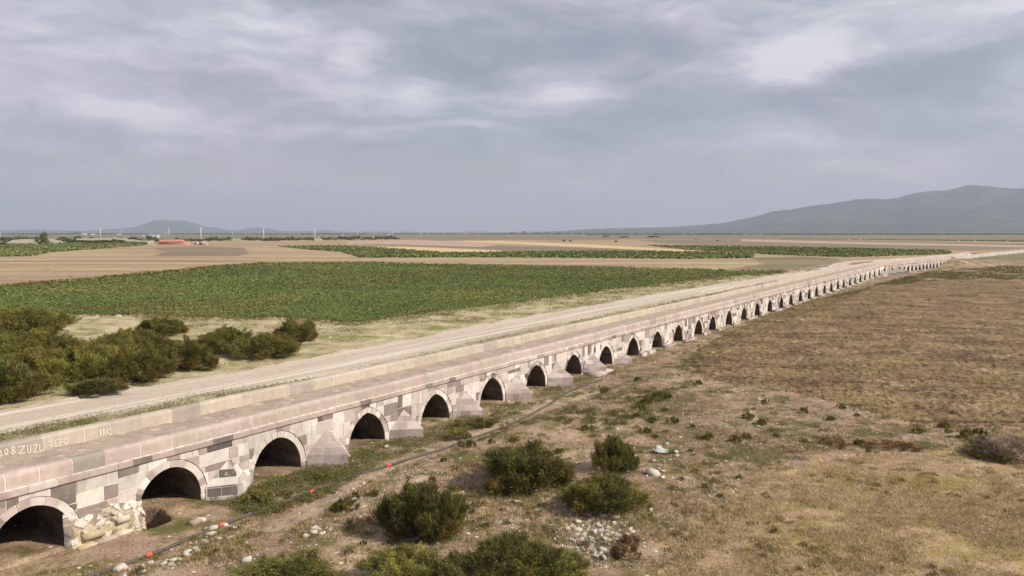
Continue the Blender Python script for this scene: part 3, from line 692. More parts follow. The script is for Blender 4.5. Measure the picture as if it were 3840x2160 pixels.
# the ruined second pier: rubble core showing, mossy
mb = MB(); cs = mid(1)
seeds = [(random.uniform(-1.7, 1.6), random.uniform(-.9, 1.25)) for _ in range(105)]
scol_ = []
for u, z in seeds:
    c_ = random.choice([(.56, .50, .42), (.62, .56, .49), (.48, .41, .33), (.64, .59, .52), (.36, .30, .26), (.26, .22, .19)])
    if .12 < z < .42 and u < .9: c_ = random.choice([(.38, .33, .17), (.46, .40, .24), (.52, .46, .33)])
    if z < -.05: c_ = random.choice([(.46, .36, .24), (.40, .31, .22), (.5, .42, .3)])
    scol_.append((c_, random.uniform(-.12, .12)))
us = np.linspace(-1.72, 1.5, 74); zs_ = np.linspace(-.95, 1.22, 54); Gd = {}
for i, u in enumerate(us):
    for j, z in enumerate(zs_):
        dd = sorted(((u - a) ** 2 + ((z - b) * 1.35) ** 2, k) for k, (a, b) in enumerate(seeds))[:2]
        edge = min(1, (math.sqrt(dd[1][0]) - math.sqrt(dd[0][0])) / .055)
        top_ = max(0, min(1, (1.15 - .25 * abs(u) - z) / .35))
        prj = (.14 + .34 * (1 - (z + .9) / 2.1) + .22 * math.exp(-((u - .95) / .45) ** 2) * (z < .6)) * top_ + scol_[dd[0][1]][1] * edge * top_ - .04 * (1 - edge)
        side = max(0, min(1, (1.5 - u) / .18)) * max(0, min(1, (u + 1.72) / .12))
        Gd[i, j] = ((cs + u + random.uniform(-.008, .008), prj * side - .02 * (1 - side) + .01 * (top_ > 0) - .03 * (top_ <= 0) + random.uniform(-.012, .012), z), dd[0][1], edge)
for i in range(len(us) - 1):
    for j in range(len(zs_) - 1):
        q = [Gd[i, j], Gd[i + 1, j], Gd[i + 1, j + 1], Gd[i, j + 1]]
        cc_ = scol_[q[0][1]][0]; e_ = q[0][2]; kk_ = random.uniform(.86, 1.1); cc_ = tuple(c * kk_ for c in cc_) if e_ > .35 else (.30 * kk_, .24 * kk_, .18 * kk_)
        mb.poly([p[0] for p in q], cc_)
for (a, b_, z_, n_) in ((-1.45, -.78, -.05, .62), (-.74, .02, -.02, .66), (.06, .72, .02, .60), (-1.2, -.4, .33, .48), (.2, .7, .55, .42)):
    mb.box(cs + a, cs + b_, .02, n_, z_ - .42 if z_ < .1 else z_ - .22, z_, random.choice([(.5, .42, .27), (.46, .37, .28), (.58, .52, .44)]))
mb.build('ruined_footing', M['stone'], bridge, bmap)
# graffiti strokes on the inner face of the far parapet
GL = {'Z': [[(0, 1), (1, 1), (.15, 0), (1, 0)]], 'U': [[(0, 1), (.05, .15), (.4, 0), (.8, .1), (.95, 1)]], 'E': [[(1, 1), (0, .95), (.05, 0), (1, .05)], [(.05, .5), (.8, .52)]],
      'F': [[(1, 1), (.05, .95), (.1, -.05)], [(.05, .5), (.85, .55)]], 'O': [[(.45, 1), (.08, .7), (.05, .3), (.4, 0), (.85, .25), (.95, .7), (.45, 1)]], 'S': [[(.95, .9), (.4, 1), (.05, .78), (.5, .55), (.9, .3), (.6, .05), (.1, .1)], [(.5, .05), (.5, -.2)]],
      '0': [[(.5, 1), (.1, .7), (.1, .3), (.5, 0), (.9, .3), (.9, .7), (.5, 1)]], '8': [[(.5, .52), (.12, .75), (.5, 1), (.88, .75), (.5, .52), (.08, .25), (.5, 0), (.92, .25), (.5, .52)]], '.': [[(.4, .08), (.6, .0)]], '|': [[(.3, 1), (.25, 0), (.7, 0), (.75, 1)]],
      'B': [[(.1, 0), (.1, 1), (.7, .9), (.7, .6), (.1, .52), (.8, .35), (.8, .08), (.1, 0)]], 'A': [[(0, 0), (.5, 1), (1, 0)], [(.2, .4), (.8, .4)]]}
def write(px0, px1, py0, py1, ch, wd, mb):
    """character ch over pixels px0..px1, top py0 bottom py1 at its left, on the wall plane n=-4.5"""
    for st in GL[ch]:
        pts = []
        for u, v in st:
            px = px0 + (px1 - px0) * u; py = py1 + (py0 - py1) * v - (px - px0) * .225 * 0
            s_, z_ = hit_face(px, py - (px1 - px0) * .2 * u, -4.5); pts.append((s_, z_))
        for (a, b) in zip(pts[:-1], pts[1:]):
            d = np.array(b) - np.array(a); L = np.linalg.norm(d) + 1e-6; d /= L; nrm = np.array([-d[1], d[0]]) * wd / 2
            a_ = np.array(a) - d * wd * .4; b_ = np.array(b) + d * wd * .4
            q = [a_ + nrm, a_ - nrm, b_ - nrm, b_ + nrm]; off = -4.476 + random.uniform(0, .0015)
            mb.poly([(p[0], off, p[1]) for p in q], (.62, .56, .465))
for GI, words_ in enumerate([0, 1]):
  mb = MB()
  for ch, x0, x1, y0, y1 in [('0', -6, 4, 1693, 1715), ('.', 7, 11, 1703, 1709), ('0', 15, 28, 1685, 1709), ('8', 38, 56, 1677, 1707), ('Z', 66, 90, 1678, 1704), ('U', 101, 115, 1672, 1701), ('Z', 122, 138, 1671, 1697), ('U', 146, 166, 1668, 1694),
                           ('S', 181, 196, 1652, 1674), ('E', 204, 219, 1651, 1675), ('F', 222, 234, 1648, 1673), ('O', 237, 254, 1644, 1668), ('|', 371, 380, 1612, 1635), ('B', 384, 392, 1610, 1632), ('A', 395, 405, 1609, 1632), ('S', 407, 419, 1606, 1630)]:
      if (x0 > 300) == (GI == 1): write(x0, x1, y0, y1, ch, .045, mb)
  mb.build('graffiti', M['paint'], fp, bmap)

# earth heaped against the far end of the bridge and the ramp leading off it
def grid_obj(name, ss, nn, zf, mat):
    SS, NN = np.meshgrid(ss, nn, indexing='ij'); ZZ = zf(SS, NN) + (rng.random(SS.shape) - .5) * .08
    ix = np.arange(SS.size).reshape(SS.shape); q = np.stack([ix[:-1, :-1], ix[:-1, 1:], ix[1:, 1:], ix[1:, :-1]], -1).reshape(-1, 4)
    o = link(name, mesh_np(name, bmap(np.stack([SS, NN, ZZ], -1).reshape(-1, 3)), q, mat)); o['kind'] = 'structure'; return o
sm = lambda t: np.clip(t, 0, 1) ** 2 * (3 - 2 * np.clip(t, 0, 1))
def end_h(S): return np.where(S < S1, sm((S - S1 + 26) / 26), sm(1 - (S - S1) / 82))
SR = np.arange(S1 - 26, S1 + 84, .8)
grid_obj('end_mound', SR, np.linspace(.06, 14, 24), lambda S, N: 2.6 * end_h(S) * sm(1 - N / 14) - .14 + (fbm(S, N, 2.5, 3, 5) - .5) * .3, M['ground'])
grid_obj('end_mound', SR, np.linspace(-19, -4.96, 24), lambda S, N: 2.6 * end_h(S) * sm((N + 19) / 14) - .14 + (fbm(S, N, 2.5, 3, 6) - .5) * .2, M['verge'])
grid_obj('end_ramp', np.arange(S1 - .3, S1 + 84, .8), np.linspace(-5.2, .3, 12), lambda S, N: 2.62 * end_h(np.maximum(S, S1)) - .04, M['track'])

# ------------------------------------------------------------------ pipe with couplings
pipe = empty('water_pipe', (0, 0, 0), label='thin black pipe with orange joints lying along the foot of the bridge', cat='pipe')
pts = []
for (a, b) in PIPE_PX:
    p = un(a, b, .2); pts.append((p[0], p[1]))
pts = np.array(pts); seg = np.r_[0, np.cumsum(np.linalg.norm(np.diff(pts, axis=0), axis=1))]
tt = np.arange(0, seg[-1], .5); PX = np.interp(tt, seg, pts[:, 0]); PY = np.interp(tt, seg, pts[:, 1])
k = np.ones(5) / 5; PXs = np.convolve(np.pad(PX, 2, 'edge'), k, 'valid'); PYs = np.convolve(np.pad(PY, 2, 'edge'), k, 'valid')
PZ = hgt(PXs, PYs); PZ = np.convolve(np.pad(PZ, 4, 'edge'), np.ones(9) / 9, 'valid') + .055
mb = MB(); mb.tube(list(zip(PXs, PYs, PZ)), .072, (.035, .03, .035), 8)
mpipe = plain('pipe_plastic', (.085, .07, .065), .7, 0, 3, .3); mb.build('pipe_run', mpipe, pipe, smooth=True)
mor = plain('orange_plastic', (.75, .11, .04), .5)
for (a, b) in [(557, 2060), (829, 1948), (1154, 1826), (1454, 1729), (1893, 1588)]:
    p = un(a, b, .2); i = int(np.argmin((PXs - p[0]) ** 2 + (PYs - p[1]) ** 2)); i = min(max(i, 1), len(PXs) - 2)
    c0 = np.array([PXs[i], PYs[i], PZ[i]]); t_ = np.array([PXs[i + 1] - PXs[i - 1], PYs[i + 1] - PYs[i - 1], PZ[i + 1] - PZ[i - 1]]); t_ /= np.linalg.norm(t_)
    mb = MB(); mb.tube([c0 + t_ * d for d in (-.12, -.08, -.07, .07, .08, .12)], [.085, .095, .08, .08, .095, .085], (.7, .1, .04), 10)
    sidev = np.cross(t_, (0, 0, 1)); mb.tube([c0 + sidev * .05, c0 + sidev * .13 + np.array([0, 0, .03])], .03, (.7, .1, .04), 6)
    mb.build('coupling', mor, pipe)

# ------------------------------------------------------------------ foliage builders
OL = np.array([[.19, .18, .045], [.145, .145, .036], [.085, .095, .027], [.27, .235, .06], [.18, .12, .05], [.12, .15, .038]])
def bush_mesh(seed, plumes=190, per=150, palette=OL, wts=(.32, .26, .16, .12, .07, .07), lw=.018, ll=.11, flat=.85):
    """unit bush: radius about 1, height about 1; plumes of small narrow leaves on arching shoots"""
    r = np.random.default_rng(seed); Vs = []; Cs = []
    nc = 17 if plumes > 120 else 8; cl_ = []
    for q in range(nc):
        th = 2 * math.pi * (q * .618 + r.uniform(-.08, .08)); ph = math.acos(1 - .92 * (q + .5) / nc) + r.uniform(-.12, .12)
        rad = r.uniform(.50, .80); dv_ = np.array([math.cos(th) * math.sin(ph), math.sin(th) * math.sin(ph), math.cos(ph)])
        ir = 1 + .22 * math.sin(2 * th + seed) + .12 * math.sin(3 * th + seed * 2.3)
        cl_.append((dv_ * rad * np.array([1.0 * ir, 1.0 * ir, .74]) + (0, 0, .05), dv_, r.uniform(.22, .42), r.uniform(.78, 1.22), r.integers(0, len(palette))))
    stems = MB()
    for _ in range(plumes):
        k = r.integers(0, nc); cc_, cd, cr, tone_, pk = cl_[k]
        v_ = cd * .75 + r.normal(size=3) * .62; v_[2] = abs(v_[2]) * .8 + .1; v_ /= np.linalg.norm(v_)
        tip = cc_ + v_ * cr * r.uniform(.55, 1.05); tip[2] = max(tip[2], .05); base = np.array([cc_[0] * .25, cc_[1] * .25, 0]) + r.normal(size=3) * (.05, .05, 0)
        axis = tip - base; ln = np.linalg.norm(axis); axis /= ln; up = v_ * .7 + np.array([0, 0, .5]); up /= np.linalg.norm(up)
        L = r.uniform(.14, .32) if r.random() < .86 else r.uniform(.36, .6)
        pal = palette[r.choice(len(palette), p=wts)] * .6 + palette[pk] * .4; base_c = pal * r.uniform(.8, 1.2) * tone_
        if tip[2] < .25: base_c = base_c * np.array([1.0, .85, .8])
        n = per; t = r.random(n) ** .8
        wdt = (.10 if L < .34 else .055) * (1 - t * .75) + .012
        pos = tip - up * L * .35 + np.outer(t, up * L) + r.normal(size=(n, 3)) * wdt[:, None]
        dv = up + r.normal(size=(n, 3)) * .55; dv /= np.linalg.norm(dv, axis=1, keepdims=True)
        sd_ = np.cross(dv, r.normal(size=(n, 3))); sd_ /= np.linalg.norm(sd_, axis=1, keepdims=True)
        l_ = ll * r.uniform(.5, 1.2, n)[:, None]; w2 = lw * r.uniform(.6, 1.3, n)[:, None]
        tri = np.stack([pos - sd_ * w2 * .5, pos + sd_ * w2 * .5, pos + dv * l_], 1); tri[..., 2] = np.maximum(tri[..., 2], .005)
        Vs.append(tri.reshape(-1, 3)); Cs.append(base_c * r.uniform(.75, 1.25, (n, 1)))
        if _ % 2 == 0:
            m_ = (base + tip) / 2 + np.array([axis[0] * .08, axis[1] * .08, .05]) + r.normal(size=3) * .03
            stems.tube([base, m_, tip], [.012, .008, .003], (.16, .11, .08) if r.random() < .5 else (.07, .05, .035), 3, False)
    VV = np.concatenate(Vs); n = len(VV) // 3
    return (mesh_np('foliage', VV, np.arange(n * 3).reshape(-1, 3), M['leaf'], np.concatenate(Cs)),
            mesh_np('stems', np.array(stems.v), stems.f, M['bark'], np.array(stems.c)))
BM = [bush_mesh(100 + i) for i in range(5)]
OL2 = OL * np.array([1.0, .97, .85]); BL2 = [bush_mesh(150 + i, palette=OL2) for i in range(4)]
BS = [bush_mesh(200 + i, 45, 60, lw=.045, ll=.2) for i in range(3)]                      # low herbs and small shrubs
BF = [bush_mesh(300 + i, 60, 26, lw=.10, ll=.26, wts=(.22, .3, .34, .04, .08, .02)) for i in range(4)]                      # far shrubs, coarser leaves
DRY = np.array([[.24, .17, .14], [.19, .13, .10], [.30, .23, .18], [.12, .09, .07]])
BD = bush_mesh(401, 90, 60, DRY, (.35, .3, .2, .15), .018, .2)
RED = np.array([[.20, .10, .05], [.26, .15, .07], [.16, .12, .05], [.12, .12, .04]]); BR = bush_mesh(402, 60, 60, RED, (.3, .3, .2, .2), .03, .2)
def place_bush(name, meshes, px, py, hw_px, h_px, label, cat, group=None, rot=None, stems=True, z=None):
    """base pixel (3840 frame), half width and height in pixels there"""
    p = un(px, py, .1); x, y = p[0], p[1]; dist = y * math.cos(TH) + (H) * math.sin(TH)
    z0 = gz(x, y) if z is None else z
    o = empty(name, (x, y, z0 - .03), random.uniform(0, 6.28) if rot is None else rot, label=label, cat=cat, group=group)
    rw = hw_px * dist / F / .95; rh = h_px * dist / F
    dh = math.atan2(H, y); rh = max(.22, (rh - rw * .45 * math.sin(dh))) / .9
    o.scale = (rw, rw, rh)
    f = link('foliage', meshes[0], o)
    if stems: link('stems', meshes[1], o)
    return o
K = 1.4907
near = [(1324, 1232, 108, 126, 'large dense olive tamarisk bush casting a long shadow on the bare path'),
        (1542, 1192, 58, 88, 'dark upright tamarisk beside the rubbish heap, behind the stone pile'),
        (1520, 1298, 86, 100, 'wide bush with reddish lower stems directly behind the pile of white stones'),
        (1058, 1362, 92, 150, 'tall loose olive bush on bare ground between the pipe and the small brown block'),
        (1290, 1478, 115, 128, 'bush cut by the bottom edge of the view, in front of the stone pile'),
        (1395, 1470, 90, 80, 'low spreading bush touching the foot of the stone pile'),
        (735, 1490, 125, 90, 'yellow green bush at the bottom edge nearest the bridge'),
        (1015, 1480, 95, 90, 'rounded green bush at the bottom edge below the tall loose bush')]
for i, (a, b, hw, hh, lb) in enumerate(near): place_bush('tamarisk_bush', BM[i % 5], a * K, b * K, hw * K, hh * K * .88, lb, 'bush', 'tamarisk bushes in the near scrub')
left = [(25, 850, 120, 85), (95, 835, 80, 60), (15, 1000, 120, 105), (105, 960, 110, 100), (60, 900, 130, 75), (165, 1003, 90, 60), (170, 900, 75, 55), (235, 945, 85, 95), (300, 925, 85, 95), (355, 958, 85, 85), (250, 990, 70, 40), (240, 872, 70, 45), (330, 880, 75, 60),
        (470, 925, 78, 80), (415, 880, 45, 35), (408, 838, 66, 46), (665, 893, 92, 62), (748, 860, 62, 62), (565, 862, 60, 42), (520, 890, 60, 45), (-90, 900, 120, 90), (-110, 1010, 110, 100)]
LL = {0: 'olive tamarisk at the corner of the green crop, leftmost of the back row', 1: 'brownish low bush between the crop edge and the bare sandy patch', 15: 'round dark bush standing alone on the sandy verge under the green crop',
      16: 'wide dark bush alone on pale sand beside the dirt track', 17: 'bush behind the wide dark one, last of the row before the open verge', 13: 'bush with dark hollow side near the edge of the track, end of the thicket', 18: 'yellowish bush joining the thicket to the wide dark bush'}
for i, (a, b, hw, hh) in enumerate(left):
    if i in (5, 11): continue
    place_bush('tamarisk_bush', BL2[(i * 3) % 4], a * K, b * K, hw * K * .86, hh * K * .9, LL.get(i, 'tamarisk of the thick olive thicket on the far side of the dirt track'), 'bush', 'thicket' if i not in LL else 'tamarisk bushes across the track')
herbs = [(650, 1252, 36, 36, 'bright green herb between the ruined pier and the pipe, beside the second arch'), (1152, 1098, 30, 28, 'small dark green shrub just above the pipe near the fifth arch'), (1205, 1066, 44, 24, 'low dark shrub mat between the fifth arch and the pipe'),
         (800, 1196, 28, 24, 'small dark weed against the third cutwater'), (870, 1292, 32, 34, 'brownish weed clump on the slope right of the pipe'), (1235, 1245, 16, 26, 'thin straw weed in front of the large dense bush'), (1585, 1385, 22, 30, 'reddish tuft at the far end of the stone pile'),
         (720, 1235, 26, 16, 'flat weed beside the bright green herb'), (1060, 1235, 25, 18, 'brown weed left of the large dense bush')]
for i, (a, b, hw, hh, lb) in enumerate(herbs): place_bush('weed', BS[i % 3] if 'red' not in lb else BR, a * K, b * K, hw * K, hh * K, lb, 'weed', 'single weeds near the pipe and pile')
place_bush('weed', BR, 2340, 2110, 45, 60, 'red brown tuft growing out of the pile of white stones', 'weed', 'single weeds near the pipe and pile')
place_bush('weed', BR, 3340, 1685, 90, 34, 'rusty brown low shrub near the corner of the ploughed field', 'weed', 'single weeds near the pipe and pile')
place_bush('weed', BR, 3130, 1672, 60, 30, 'rusty brown low weed left of its bigger rusty neighbour', 'weed', 'single weeds near the pipe and pile')
place_bush('dry_bush', BD, 3790, 1740, 110, 90, 'leafless grey twiggy bush on a dark hollow at the right end of the strip', 'bush')
place_bush('dry_bush', BM[2], 3700, 1730, 80, 40, 'dark green low bush tucked against the leafless grey one', 'bush')
rnd = random.Random(5)
for k in range(32):                                  # small weeds of the stony strip
    u = rnd.random(); px = 2380 + u * 1350; lo = 1420 + max(0, (px - 2560)) * .20; hi = min(1780, lo + 300)
    py = rnd.uniform(lo, hi - 60); s_ = rnd.uniform(.5, 1.1)
    o = place_bush('weed', BS[k % 3], px, py, 22 * s_, 30 * s_, 'small dark green weed on the stony strip beside the ploughed field', 'weed', 'weeds on the stony strip')
for k in range(34):
    t_ = rnd.random(); px = 1300 + t_ * 1150; py = 2000 - (px - 1300) * .42 + rnd.uniform(-160, 120)
    if not (1350 < py < 2100): continue
    place_bush('weed', BS[k % 3], px, py, 20 * rnd.uniform(.6, 1.2), 26 * rnd.uniform(.7, 1.2), 'small weed on the dry slope between the pipe and the big bushes', 'weed', 'weeds on the dry slope')
# plants on the far side of the parapet and along the bridge foot, as one ground cover each
PATHP = [p for z, p in ZP if z == 'path'][0]
def leaves(n, poly_px, size, hmax, cols, seed, mask=None, z=.0, up=.8, narrow=1.0, nper=5, spread=.25, tone=0):
    r = np.random.default_rng(seed); xs = np.array([p[0] for p in poly_px]); ys = np.array([p[1] for p in poly_px])
    px = r.uniform(xs.min(), xs.max(), n * 8); py = r.uniform(ys.min(), ys.max(), n * 8); k = inpoly(px, py, poly_px) & ~(inpoly(px, py, PATHP) & (r.random(len(px)) < .88)); px, py = px[k][:n * 3], py[k][:n * 3]
    d = np.array([ray(a, b) for a, b in zip(px, py)]); t = (0.0 - H) / d[:, 2]; x = d[:, 0] * t; y = d[:, 1] * t
    if mask is not None: k = mask(x, y, r); x, y = x[k], y[k]
    x, y = x[:n], y[:n]; n = len(x); h0 = hgt(x, y) + z
    sz = size * (1 if np.isscalar(size) else 1); dist = np.hypot(x, y)
    big = np.clip(dist / 90, 1, 4.0)
    pc = np.array(cols)[r.integers(0, len(cols), n)] * r.uniform(.7, 1.3, (n, 1))
    if tone: f_ = fbm(x, y, tone, 4, 77)[:, None]; pc = pc * (.75 + .85 * f_) * (1 + (np.array([1.25, 1.02, 1.1]) - 1) * np.clip((fbm(x, y, tone * .7, 4, 78)[:, None] - .48) * 8, 0, 1))
    X = np.repeat(np.stack([x, y, h0], 1), nper, 0); B = np.repeat(big, nper); m = len(X)
    off = r.normal(size=(m, 3)) * np.array([spread, spread, 0]); off[:, 2] = r.random(m) * hmax
    X = X + off; nv = r.normal(size=(m, 3)) * .5 + np.array([0, 0, up]); nv /= np.linalg.norm(nv, axis=1, keepdims=True)
    a = np.cross(nv, r.normal(size=(m, 3))); a /= np.linalg.norm(a, axis=1, keepdims=True); b = np.cross(nv, a)
    s_ = (sz * r.uniform(.5, 1.3, m) * B)[:, None]
    Q = np.stack([X - a * s_, X - b * s_ * narrow * .6, X + a * s_, X + b * s_ * narrow * .6], 1)
    Q[..., 2] += 0
    c = np.repeat(pc, nper, 0) * r.uniform(.8, 1.25, (m, 1))
    return Q.reshape(-1, 3), np.arange(m * 4).reshape(-1, 4), c
def stuff(name, parts, mat, label, cat):
    vo = 0; Vs, Fs, Cc = [], [], []
    for Vv, Ff, cc in parts: Vs.append(Vv); Fs.append(Ff + vo); Cc.append(cc); vo += len(Vv)
    o = link(name, mesh_np(name, np.concatenate(Vs), np.concatenate(Fs), mat, np.concatenate(Cc)))
    return props(o, label, cat, kind='stuff')
CROPC = [(.085, .115, .028), (.095, .13, .033), (.11, .145, .038), (.075, .098, .027), (.125, .14, .045), (.12, .12, .045)]
zp = [p for z, p in ZP if z == 'crop']
clipp = lambda poly: [(min(max(a, -120), 3960), b) for a, b in poly]
BIG = clipp(zp[3])
cp = [leaves(60000, BIG, .085, .45, CROPC, 1, lambda x, y, r: fbm(x, y, 16, 4, 29) + (r.random(len(x)) - .5) * .3 > .36, nper=5, spread=.3, z=.15, tone=26)]
cp += [leaves(5000, clipp(zp[i]), .22, .6, CROPC, 10 + i, nper=4, spread=.5, z=.2, tone=60) for i in range(3)]
edge = [(-100, 1085), (0, 1077), (350, 1047), (800, 1001), (1000, 988), (1000, 994), (800, 1008), (350, 1056), (0, 1090), (-100, 1100)]
cp.append(leaves(1800, edge, .14, .5, [(.16, .13, .04), (.20, .16, .06), (.12, .11, .03)], 20, nper=4, z=.2))
botedge = [(500, 1183), (750, 1190), (1000, 1188), (1340, 1204), (1650, 1166), (2000, 1124), (2300, 1082), (2500, 1060), (2700, 1038), (2940, 1020), (2940, 1030), (2700, 1052), (2300, 1100), (2000, 1143), (1650, 1186), (1340, 1228), (1000, 1210), (750, 1208), (500, 1202)]
cp.append(leaves(7000, botedge, .10, .5, [(.17, .14, .045), (.20, .16, .06), (.13, .13, .035), (.10, .13, .03), (.18, .12, .05)], 21, lambda x, y, r: fbm(x, y, 5, 3, 23) + (r.random(len(x)) - .5) * .4 > .42, nper=5, narrow=.5))
stuff('crop_plants', cp, M['leaf'], 'dense green leafy crop covering the flat fields across the track', 'crop')
# ground cover near the bridge foot and behind the far parapet
GC = [(.14, .14, .04), (.10, .115, .03), (.18, .155, .05), (.20, .15, .06), (.075, .095, .03)]
bandm = lambda lo, hi, s0, s1, thr, sc, seed: (lambda x, y, r: (lambda sn: (sn[1] > lo) & (sn[1] < hi) & (sn[0] > s0) & (sn[0] < s1) & (fbm(x, y, sc, 3, seed) + (r.random(len(x)) - .5) * .25 > thr))(sn_of(x, y)))
foot = [(560, 2060), (1150, 1880), (1600, 1690), (2300, 1400), (2900, 1210), (3400, 1075), (3400, 1040), (2900, 1130), (2300, 1330), (1900, 1450), (1500, 1590), (1150, 1700), (700, 1860), (500, 2000)]
gp = [leaves(34000, foot, .045, .20, GC + [(.11, .14, .035), (.13, .15, .04)], 31, bandm(.2, 6.0, 41, 330, .32, 1.6, 51), nper=5, spread=.12, narrow=.6)]
gp.append(leaves(6000, [(1900, 1480), (2200, 1400), (2600, 1290), (3000, 1180), (3400, 1075), (3420, 1085), (2950, 1220), (2560, 1380), (2420, 1500), (2200, 1560), (1900, 1640), (1500, 1760), (1600, 1660)], .05, .2, GC, 32, lambda x, y, r: fbm(x, y, 2.5, 3, 61) + (r.random(len(x)) - .5) * .3 > .5, nper=5, spread=.15, narrow=.5))
gp.append(leaves(9000, [(2380, 1400), (2700, 1450), (3200, 1560), (3840, 1650), (3840, 1740), (3300, 1700), (2950, 1740), (2700, 1880), (2500, 2000), (2450, 1700), (2200, 1500)], .04, .12, [(.16, .14, .06), (.12, .12, .045), (.24, .18, .09), (.09, .10, .035)], 33, lambda x, y, r: fbm(x, y, 2.2, 3, 71) + (r.random(len(x)) - .5) * .3 > .48, nper=5, spread=.12, narrow=.4))
strip = [(-200, 1672), (0, 1634), (500, 1543), (800, 1484), (1300, 1395), (1900, 1258), (2300, 1172), (2700, 1094), (2920, 1050), (2920, 1062), (2700, 1110), (2300, 1195), (1900, 1285), (1300, 1425), (800, 1530), (0, 1710), (-200, 1750)]
gp.append(leaves(24000, strip, .06, .34, GC + [(.15, .17, .045)], 34, lambda x, y, r: fbm(x, y, 3.0, 3, 81) + (r.random(len(x)) - .5) * .35 > .30, nper=5, spread=.16, narrow=.45))
gp.append(leaves(9000, [(600, 1200), (1340, 1214), (1650, 1172), (2000, 1132), (2300, 1090), (2700, 1045), (2940, 1026), (3080, 1005), (3080, 1012), (2700, 1066), (2300, 1128), (1900, 1196), (1500, 1262), (1200, 1290), (900, 1300)], .07, .25, GC, 35, lambda x, y, r: fbm(x, y, 4.0, 3, 91) + (r.random(len(x)) - .5) * .3 > .52, nper=4, spread=.25, narrow=.6))
gp.append(leaves(9000, [(3000, 1140), (3300, 1078), (3560, 1050), (3840, 1052), (3840, 1000), (3600, 990), (3400, 1040)], .06, .25, [(.17, .15, .06), (.12, .125, .045), (.2, .16, .08)], 36, lambda x, y, r: fbm(x, y, 5.0, 3, 95) + (r.random(len(x)) - .5) * .3 > .5, nper=3, spread=.3))
stuff('ground_cover', gp, M['grass'], 'low creeping weeds and grass spread over the dry ground around the bridge', 'ground cover')
# upright dry blades
def blades(n, poly_px, h, wd, cols, seed, mask=None, nper=7, spread=.06, lean=.35):
    r = np.random.default_rng(seed); xs = np.array([p[0] for p in poly_px]); ys = np.array([p[1] for p in poly_px])
    px = r.uniform(xs.min(), xs.max(), n * 8); py = r.uniform(ys.min(), ys.max(), n * 8); k = inpoly(px, py, poly_px) & ~(inpoly(px, py, PATHP) & (r.random(len(px)) < .88)); px, py = px[k][:n * 3], py[k][:n * 3]
    d = np.array([ray(a, b) for a, b in zip(px, py)]); t = -H / d[:, 2]; x = d[:, 0] * t; y = d[:, 1] * t
    if mask is not None: k = mask(x, y, r); x, y = x[k], y[k]
    x, y = x[:n], y[:n]; n = len(x); h0 = hgt(x, y)
    pc = np.array(cols)[r.integers(0, len(cols), n)] * r.uniform(.75, 1.25, (n, 1)); hs = h * r.uniform(.5, 1.3, n)
    X = np.repeat(np.stack([x, y, h0], 1), nper, 0); m = len(X); X[:, :2] += r.normal(size=(m, 2)) * spread
    hh = np.repeat(hs, nper) * r.uniform(.6, 1.2, m); a = r.uniform(0, 6.28, m); wv_ = np.stack([np.cos(a), np.sin(a), a * 0], 1) * wd * .5
    tip = X + np.stack([r.normal(size=m) * lean * hh, r.normal(size=m) * lean * hh, hh], 1)
    Q = np.stack([X - wv_, X + wv_, tip], 1)
    return Q.reshape(-1, 3), np.arange(m * 3).reshape(-1, 3), np.repeat(pc, nper, 0) * r.uniform(.85, 1.2, (m, 1))
FG = [(300, 2160), (1200, 1850), (1700, 1660), (2200, 1480), (2560, 1400), (2900, 1480), (3840, 1660), (3840, 1760), (3300, 1710), (2850, 1810), (2500, 2160)]
STR = [(.50, .38, .21), (.38, .28, .13), (.60, .47, .31), (.28, .22, .09), (.42, .30, .19)]
tp = [blades(9000, FG, .16, .02, STR + [(.16, .15, .05), (.13, .13, .04)], 41, lambda x, y, r: fbm(x, y, 2.0, 3, 101) + (r.random(len(x)) - .5) * .3 > .53),
      blades(19000, [(2480, 2180), (2700, 1900), (2850, 1800), (3300, 1710), (3860, 1755), (3860, 2330), (2400, 2330)], .11, .022, STR + [(.48, .38, .22)], 42, lambda x, y, r: fbm(x, y, 1.5, 3, 107) + (r.random(len(x)) - .5) * .3 > .45, 5, .12, .9),
      blades(2500, [(0, 2160), (500, 2100), (1400, 1790), (1500, 1760), (1250, 1960), (600, 2160)], .13, .018, STR + [(.15, .15, .05)], 43, lambda x, y, r: fbm(x, y, 1.6, 3, 103) + (r.random(len(x)) - .5) * .3 > .5)]
